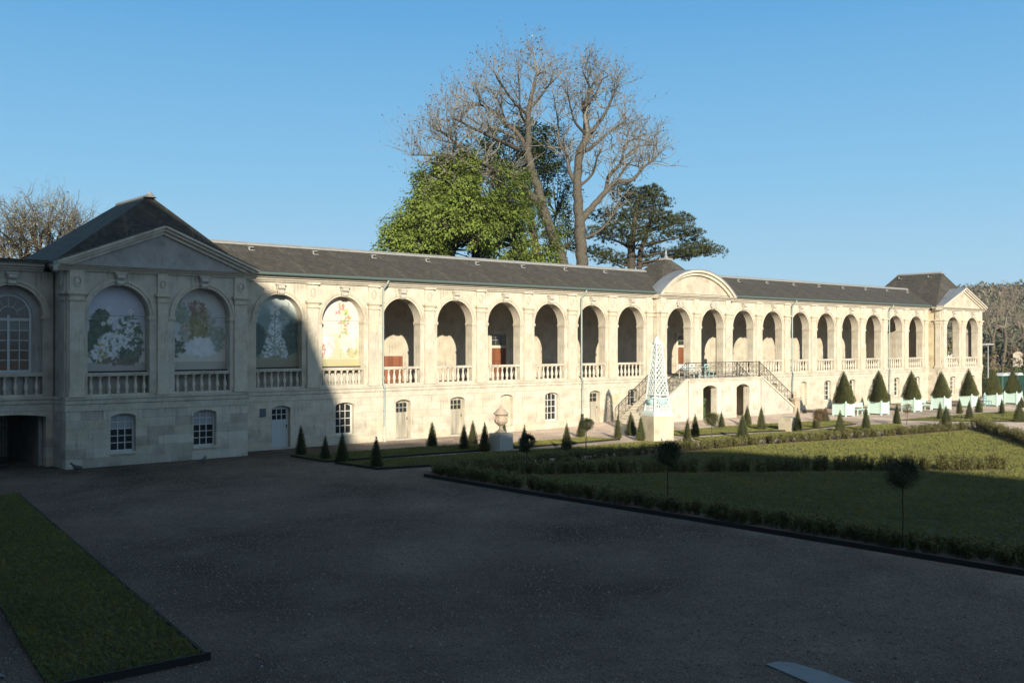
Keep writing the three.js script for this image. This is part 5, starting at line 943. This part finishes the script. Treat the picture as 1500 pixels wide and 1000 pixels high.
growTree({
  name: 'bare_tree', label: 'tall bare tree with leaning trunk and wide left branches above the gallery roof', z: -16, seedN: 101, bark: barkPale, twigM: greyTwig, leaves: { p: .45, s: .17, m: budM }, twigLen: 2.7, density: .5,
  limbs: [
    { p: extend(zp([[742, 960], [700, 850], [665, 745], [645, 660], [618, 570], [600, 480]]), 838, 470), r: [.47, .3], sprout: 0 },
    { p: zp([[600, 480], [606, 400], [606, 270], [628, 150], [640, 90]]), r: [.32, .06], zz: [0, 1] },
    { p: zp([[665, 745], [600, 665], [540, 608], [470, 572], [400, 590], [330, 560], [250, 545], [170, 530]]), r: [.36, .05], zz: [0, 3] },
    { p: zp([[470, 572], [390, 520], [310, 470], [255, 400], [215, 380]]), r: [.2, .05], zz: [1.5, 3] },
    { p: zp([[600, 470], [560, 395], [500, 335], [440, 270], [380, 240], [320, 230]]), r: [.24, .05], zz: [0, -3] },
    { p: zp([[560, 470], [500, 440], [430, 400], [345, 355], [270, 310]]), r: [.19, .05], zz: [0, 4] },
    { p: zp([[555, 415], [470, 370], [400, 350], [330, 300]]), r: [.15, .04], zz: [0, -1] },
    { p: zp([[605, 300], [540, 230], [490, 160], [460, 110]]), r: [.16, .04], zz: [0, 2] },
    { p: zp([[606, 270], [650, 210], [690, 150], [720, 120]]), r: [.14, .04], zz: [0, -2] },
    { p: zp([[500, 335], [480, 250], [440, 180], [400, 160]]), r: [.12, .03], zz: [-1, -4] },
    { p: zp([[605, 350], [570, 280], [565, 180], [560, 100]]), r: [.12, .03], zz: [0, 3] },
    { p: zp([[340, 470], [270, 440], [200, 420]]), r: [.1, .03], zz: [2, 0] },
    { p: zp([[400, 590], [300, 520], [180, 500], [110, 500]]), r: [.1, .03], zz: [2, 5] },
  ],
});
growTree({
  name: 'bare_tree', label: 'tall bare tree with upright trunk and long right-hand limb above the gallery roof', z: -15, seedN: 202, bark: barkPale, twigM: greyTwig, leaves: { p: .4, s: .17, m: budM }, twigLen: 2.6, density: .5,
  limbs: [
    { p: extend(zp([[816, 965], [811, 860], [808, 780], [800, 650], [806, 500], [836, 420]]), 853, 470), r: [.52, .3], sprout: 0.02 },
    { p: zp([[836, 420], [838, 330], [830, 240], [850, 170], [822, 95]]), r: [.3, .05], zz: [0, 1] },
    { p: zp([[815, 790], [870, 720], [915, 668], [955, 630], [1030, 612], [1075, 560], [1110, 530], [1150, 495]]), r: [.3, .05], zz: [0, 2] },
    { p: zp([[915, 668], [930, 600], [985, 530], [1005, 450], [1060, 420], [1120, 440]]), r: [.2, .04], zz: [.5, -2] },
    { p: zp([[800, 640], [770, 580], [758, 500], [730, 440], [722, 320], [705, 200]]), r: [.22, .04], zz: [0, -2] },
    { p: zp([[838, 420], [890, 340], [935, 260], [965, 190], [985, 150]]), r: [.2, .04], zz: [0, 2] },
    { p: zp([[806, 500], [870, 450], [920, 400], [990, 345], [1020, 325]]), r: [.2, .04], zz: [0, -3] },
    { p: zp([[836, 400], [790, 330], [770, 240], [760, 180]]), r: [.14, .03], zz: [0, 2] },
    { p: zp([[832, 250], [880, 190], [910, 130], [940, 110]]), r: [.12, .03], zz: [1, 3] },
    { p: zp([[830, 860], [890, 830], [940, 770], [980, 690]]), r: [.13, .04], zz: [0, 1], sprout: .6 },
    { p: zp([[985, 530], [1030, 480], [1090, 450], [1140, 450]]), r: [.1, .03], zz: [-1, 1] },
    { p: zp([[800, 650], [860, 590], [880, 520], [900, 470]]), r: [.13, .03], zz: [0, 3] },
    { p: zp([[955, 630], [1000, 560], [1050, 500]]), r: [.1, .03], zz: [1, 3] },
  ],
});
// leafy crowns out of many drooping leaf sprays
function leafyTree({ name, label, seedN, blobs, leafSize, mat, bark, trunk, n, droop = .3, spray = 14 }) {
  seed = seedN; const t = thing(name, label, 'tree'); const L = new Leaves(), W = new Leaves();
  const vol = blobs.map(b => b.r[0] * b.r[1]); const tot = vol.reduce((a, b) => a + b, 0);
  blobs.forEach((b, bi) => {
    const N = Math.round(n * vol[bi] / tot);
    for (let i = 0; i < N; i++) {
      const d = rdir(), q = Math.pow(rr(.25, 1), .45) * (1 + .16 * Math.sin(d.x * 5 + bi) + .14 * Math.sin(d.y * 7 + d.z * 4 + bi * 2)), c = V(b.c.x + d.x * b.r[0] * q, b.c.y + d.y * b.r[1] * q, b.c.z + d.z * b.r[2] * q);
      const out = V(d.x, d.y * .4 - droop, d.z).normalize();
      if (fbm(c.x / 24 + c.z / 31 + 2, c.y / 20 + 3, 18, 2) < .36 || rnd() < .08) continue; for (let k = 0; k < spray; k++) { const o = out.clone().add(rdir().multiplyScalar(.75)).normalize(), s = leafSize * rr(.6, 1.3); L.leaf(c.x + rr(-.45, .45), c.y + rr(-.25, .25), c.z + rr(-.45, .45), o.x, o.y - .15, o.z, s, s * .3); }
      if (i % 6 === 0) W.stick(V(b.c.x, b.c.y - b.r[1] * .2, b.c.z), c, .06, .02, 3);
    }
  });
  const T = new Leaves(); for (const [a, b, r0, r1] of trunk) T.stick(a, b, r0, r1, 8);
  part(t, 'trunk', T.geo(), bark); part(t, 'branches', W.geo(), bark); part(t, 'crown', L.geo(), mat); return t;
}
{
  const B = (px, py, z, rx, ry, rz) => ({ c: onPlane(px, py, z), r: [rx, ry, rz ?? rx] });
  const z1 = -14; 
  leafyTree({ name: 'chestnut_tree', label: 'bright green chestnut tree in full leaf behind the gallery roof', seedN: 303, leafSize: .23, n: 6600, spray: 17, droop: .4, mat: leafM([.125, .168, .03]), bark: barkM,
    blobs: [B(700, 330, z1, 4.6, 4.4), B(650, 350, z1, 3.6, 3.6), B(600, 365, z1, 2.5, 2.6), B(660, 285, z1, 3.0, 2.8), B(715, 290, z1 - 1, 3.2, 3.0), B(755, 345, z1 - 1, 3.2, 3.6), B(640, 262, z1 - 1, 1.5, 1.4), B(790, 370, z1, 2.2, 2.4), B(610, 335, z1, 2.0, 2.0), B(582, 345, z1, 1.1, 1.5), B(575, 372, z1, 1.0, 1.0), B(640, 240, z1 - 1, 1.3, 1.0), B(665, 255, z1, 1.6, 1.3), B(690, 262, z1, 2.2, 1.8), B(628, 300, z1, 1.5, 1.6), B(735, 315, z1 + 1.5, 2.4, 1.6), B(680, 300, z1 + 3, 2.2, 1.5), B(650, 325, z1 + 3.4, 2.0, 1.3), B(705, 345, z1 + 4, 2.4, 1.4), B(625, 360, z1 + 2.4, 1.8, 1.3)],
    trunk: [[V(onPlane(695, 400, z1).x, 0, z1), onPlane(697, 380, z1), .45, .36], [onPlane(697, 380, z1), onPlane(700, 300, z1), .36, .12]] });
  const z2 = -24;
  leafyTree({ name: 'ivy_tree', label: 'dark green ivy-clad tree behind the bare leaning trunk', seedN: 404, leafSize: .3, n: 2100, spray: 14, droop: .25, mat: leafM([.065, .095, .026]), bark: barkM,
    blobs: [B(745, 235, z2, 4.2, 3.2), B(800, 240, z2, 2.4, 3.4), B(690, 245, z2, 3.4, 2.2), B(665, 258, z2, 2.4, 1.8), B(780, 205, z2, 3.0, 1.7), B(815, 300, z2, 1.8, 4.5), B(770, 300, z2, 2.0, 4.0), B(735, 205, z2, 2.4, 1.6), B(830, 355, z2, 1.8, 3.0)],
    trunk: [[V(onPlane(790, 400, z2).x, 0, z2), onPlane(790, 385, z2), .5, .4], [onPlane(790, 385, z2), onPlane(760, 240, z2), .4, .15]] });
}
// pine with flat needle tiers
{
  seed = 505; const z = -18, t = thing('pine_tree', 'dark pine with layered flat branches behind the frontispiece roof', 'tree');
  const T = new Leaves(), N = new Leaves(); const foot = onPlane(925, 400, z); const top = onPlane(935, 285, z);
  T.stick(V(foot.x, 0, z), onPlane(925, 360, z), .42, .34, 8); T.stick(onPlane(925, 360, z), top, .34, .08, 8); T.stick(V(foot.x + .8, 0, z - .5), onPlane(938, 370, z), .3, .24, 7); T.stick(onPlane(938, 370, z), onPlane(960, 300, z), .24, .08, 7);
  const tiers = [[1040, 370, 12, -1], [1020, 362, 10, 0], [1003, 372, 9, 2], [985, 330, 10, 0], [1000, 325, 8, -2], [965, 300, 9, 1], [955, 285, 8, 0], [940, 290, 8, -2], [915, 285, 9, 1], [985, 350, 11, -1], [960, 340, 12, 1], [940, 325, 12, -1], [915, 315, 12, 2], [890, 320, 12, -1], [880, 345, 11, 2], [900, 350, 12, -2], [875, 375, 10, 0], [895, 383, 10, 2], [960, 375, 10, -2], [990, 378, 9, 1], [935, 355, 12, 2], [1012, 345, 8, 1], [925, 300, 11, 0], [950, 310, 10, -3], [905, 335, 11, 3], [970, 322, 9, 2], [930, 385, 9, -2], [1028, 372, 8, 1]];
  for (const [px, py, rpx, dz] of tiers) {
    const c = onPlane(px, py, z + dz), from = onPlane(925 + (px - 925) * .12, py + 14, z); T.stick(from, c, .11, .04, 5);
    const R = rpx * .088 * 1.75;
    for (let i = 0; i < 150; i++) { const a = rr(0, 6.28), q = R * Math.sqrt(rnd()) * rr(.7, 1.15), p = V(c.x + Math.cos(a) * q * 1.15, c.y + (1 - q / R) * .5 + rr(-.45, .5), c.z + Math.sin(a) * q); for (let k = 0; k < 14; k++) { const d = rdir(); d.y = Math.abs(d.y) * .9 + .1; d.normalize(); N.leaf(p.x, p.y, p.z, d.x, d.y, d.z, rr(.2, .4), .026); } }
  }
  part(t, 'trunk', T.geo(), barkM); part(t, 'crown', N.geo(), leafM([.062, .072, .028]));
}
// bare tree behind the shaded pavilion, in young leaf
{
  const z = -30; const limbs = []; const s0 = [[60, 420, 70, 360, 70, 322], [50, 420, 30, 365, 35, 325], [75, 420, 76, 365, 108, 335], [20, 420, 5, 385, 5, 350], [95, 420, 105, 365, 112, 345], [60, 420, 45, 340, 20, 320], [62, 420, 60, 350, 85, 312], [60, 420, 52, 345, 50, 315], [40, 420, 22, 360, -5, 335], [45, 420, 35, 350, 12, 325], [85, 420, 84, 350, 95, 318], [88, 420, 95, 355, 118, 330], [30, 420, 8, 370, -20, 345]];
  for (const [a, b, c, d, e, f] of s0) limbs.push({ p: [[a, b], [c, d], [e, f]], r: [.14, .03], zz: [0, rr(-3, 3)], sprout: .9 });
  limbs.push({ p: [[62, 520], [60, 420], [58, 380]], r: [.4, .2], sprout: 0 });
  growTree({ name: 'young_leaf_tree', label: 'fine-twigged tree in young leaf behind the shaded pavilion roof', z, seedN: 606, bark: M([.16, .14, .10], { map: barkMap }), twigM: M([.15, .13, .10]), leaves: { p: .32, s: .12, m: leafM([.25, .235, .12]) }, limbs, twigLen: 1.75, density: .72 });
}
// trees beyond the end pavilion
{
  const pale = M([.38, .33, .25], { map: barkMap }), brown = M([.27, .22, .18]);
  const mk = (sd, px, z, lab, limbs) => growTree({ name: 'roadside_tree', label: lab, z, seedN: sd, bark: pale, twigM: brown, leaves: { p: .16, s: .26, m: leafM([.17, .13, .07]) }, limbs, twigLen: 2.4, density: .5, group: 'bare trees on the slope beyond the end pavilion' });
  mk(711, 1456, -30, 'forked pale-trunked bare tree behind the lamp post', [{ p: [[1458, 575], [1456, 520], [1455, 497]], r: [.42, .3], sprout: 0 }, { p: [[1455, 497], [1449, 480], [1444, 465], [1440, 445]], r: [.22, .05] }, { p: [[1455, 497], [1460, 475], [1462, 455], [1468, 430]], r: [.22, .05] }, { p: [[1460, 475], [1472, 455], [1482, 440]], r: [.14, .04] }, { p: [[1449, 480], [1435, 465], [1428, 450]], r: [.12, .04] }]);
  mk(712, 1476, -34, 'bare tree with crooked pale trunk beyond the cabins', [{ p: [[1466, 575], [1470, 530], [1474, 500], [1472, 480]], r: [.34, .2], sprout: .2 }, { p: [[1472, 480], [1476, 460], [1486, 445], [1490, 435]], r: [.18, .04] }, { p: [[1472, 485], [1484, 478], [1496, 462]], r: [.14, .04] }, { p: [[1474, 500], [1490, 500], [1506, 480]], r: [.12, .03] }]);
  mk(713, 1500, -38, 'reddish-brown bare tree at the foot of the slope', [{ p: [[1504, 575], [1502, 520], [1500, 480]], r: [.34, .15], sprout: .4 }, { p: [[1500, 490], [1510, 460], [1520, 440]], r: [.14, .04] }, { p: [[1501, 500], [1490, 470], [1486, 450]], r: [.14, .04] }, { p: [[1502, 520], [1488, 510], [1478, 520]], r: [.1, .03] }]);
  const B = (px, py, z, rx, ry, rz) => ({ c: onPlane(px, py, z), r: [rx, ry, rz ?? rx] });
  const bush = (sd, lab, z, bl, c) => { leafyTree({ name: 'slope_bush', label: lab, seedN: sd, leafSize: .45, n: 420, spray: 10, droop: 0, mat: leafM(c), bark: brown, blobs: bl, trunk: [[V(bl[0].c.x, 0, z), bl[0].c, .12, .06]] }); };
  bush(801, 'rusty brown thicket beyond the green cabins', -20, [B(1452, 552, -20, 5, 3), B(1475, 545, -20, 5, 3.6), B(1498, 548, -20, 5, 3.2)], [.16, .115, .06]);
  bush(802, 'green thicket along the fence beyond the cabins', -9, [B(1490, 563, -9, 4, 1.8), B(1510, 560, -9, 4, 2)], [.06, .085, .03]);
  bush(803, 'olive thicket seen through the pavilion arch', -24, [B(1392, 535, -24, 5, 4), B(1412, 530, -24, 4, 4)], [.12, .12, .045]);
}
scene.fog = new THREE.FogExp2(new THREE.Color().setRGB(.55, .66, .78), .00016);
renderer.render(scene, camera);
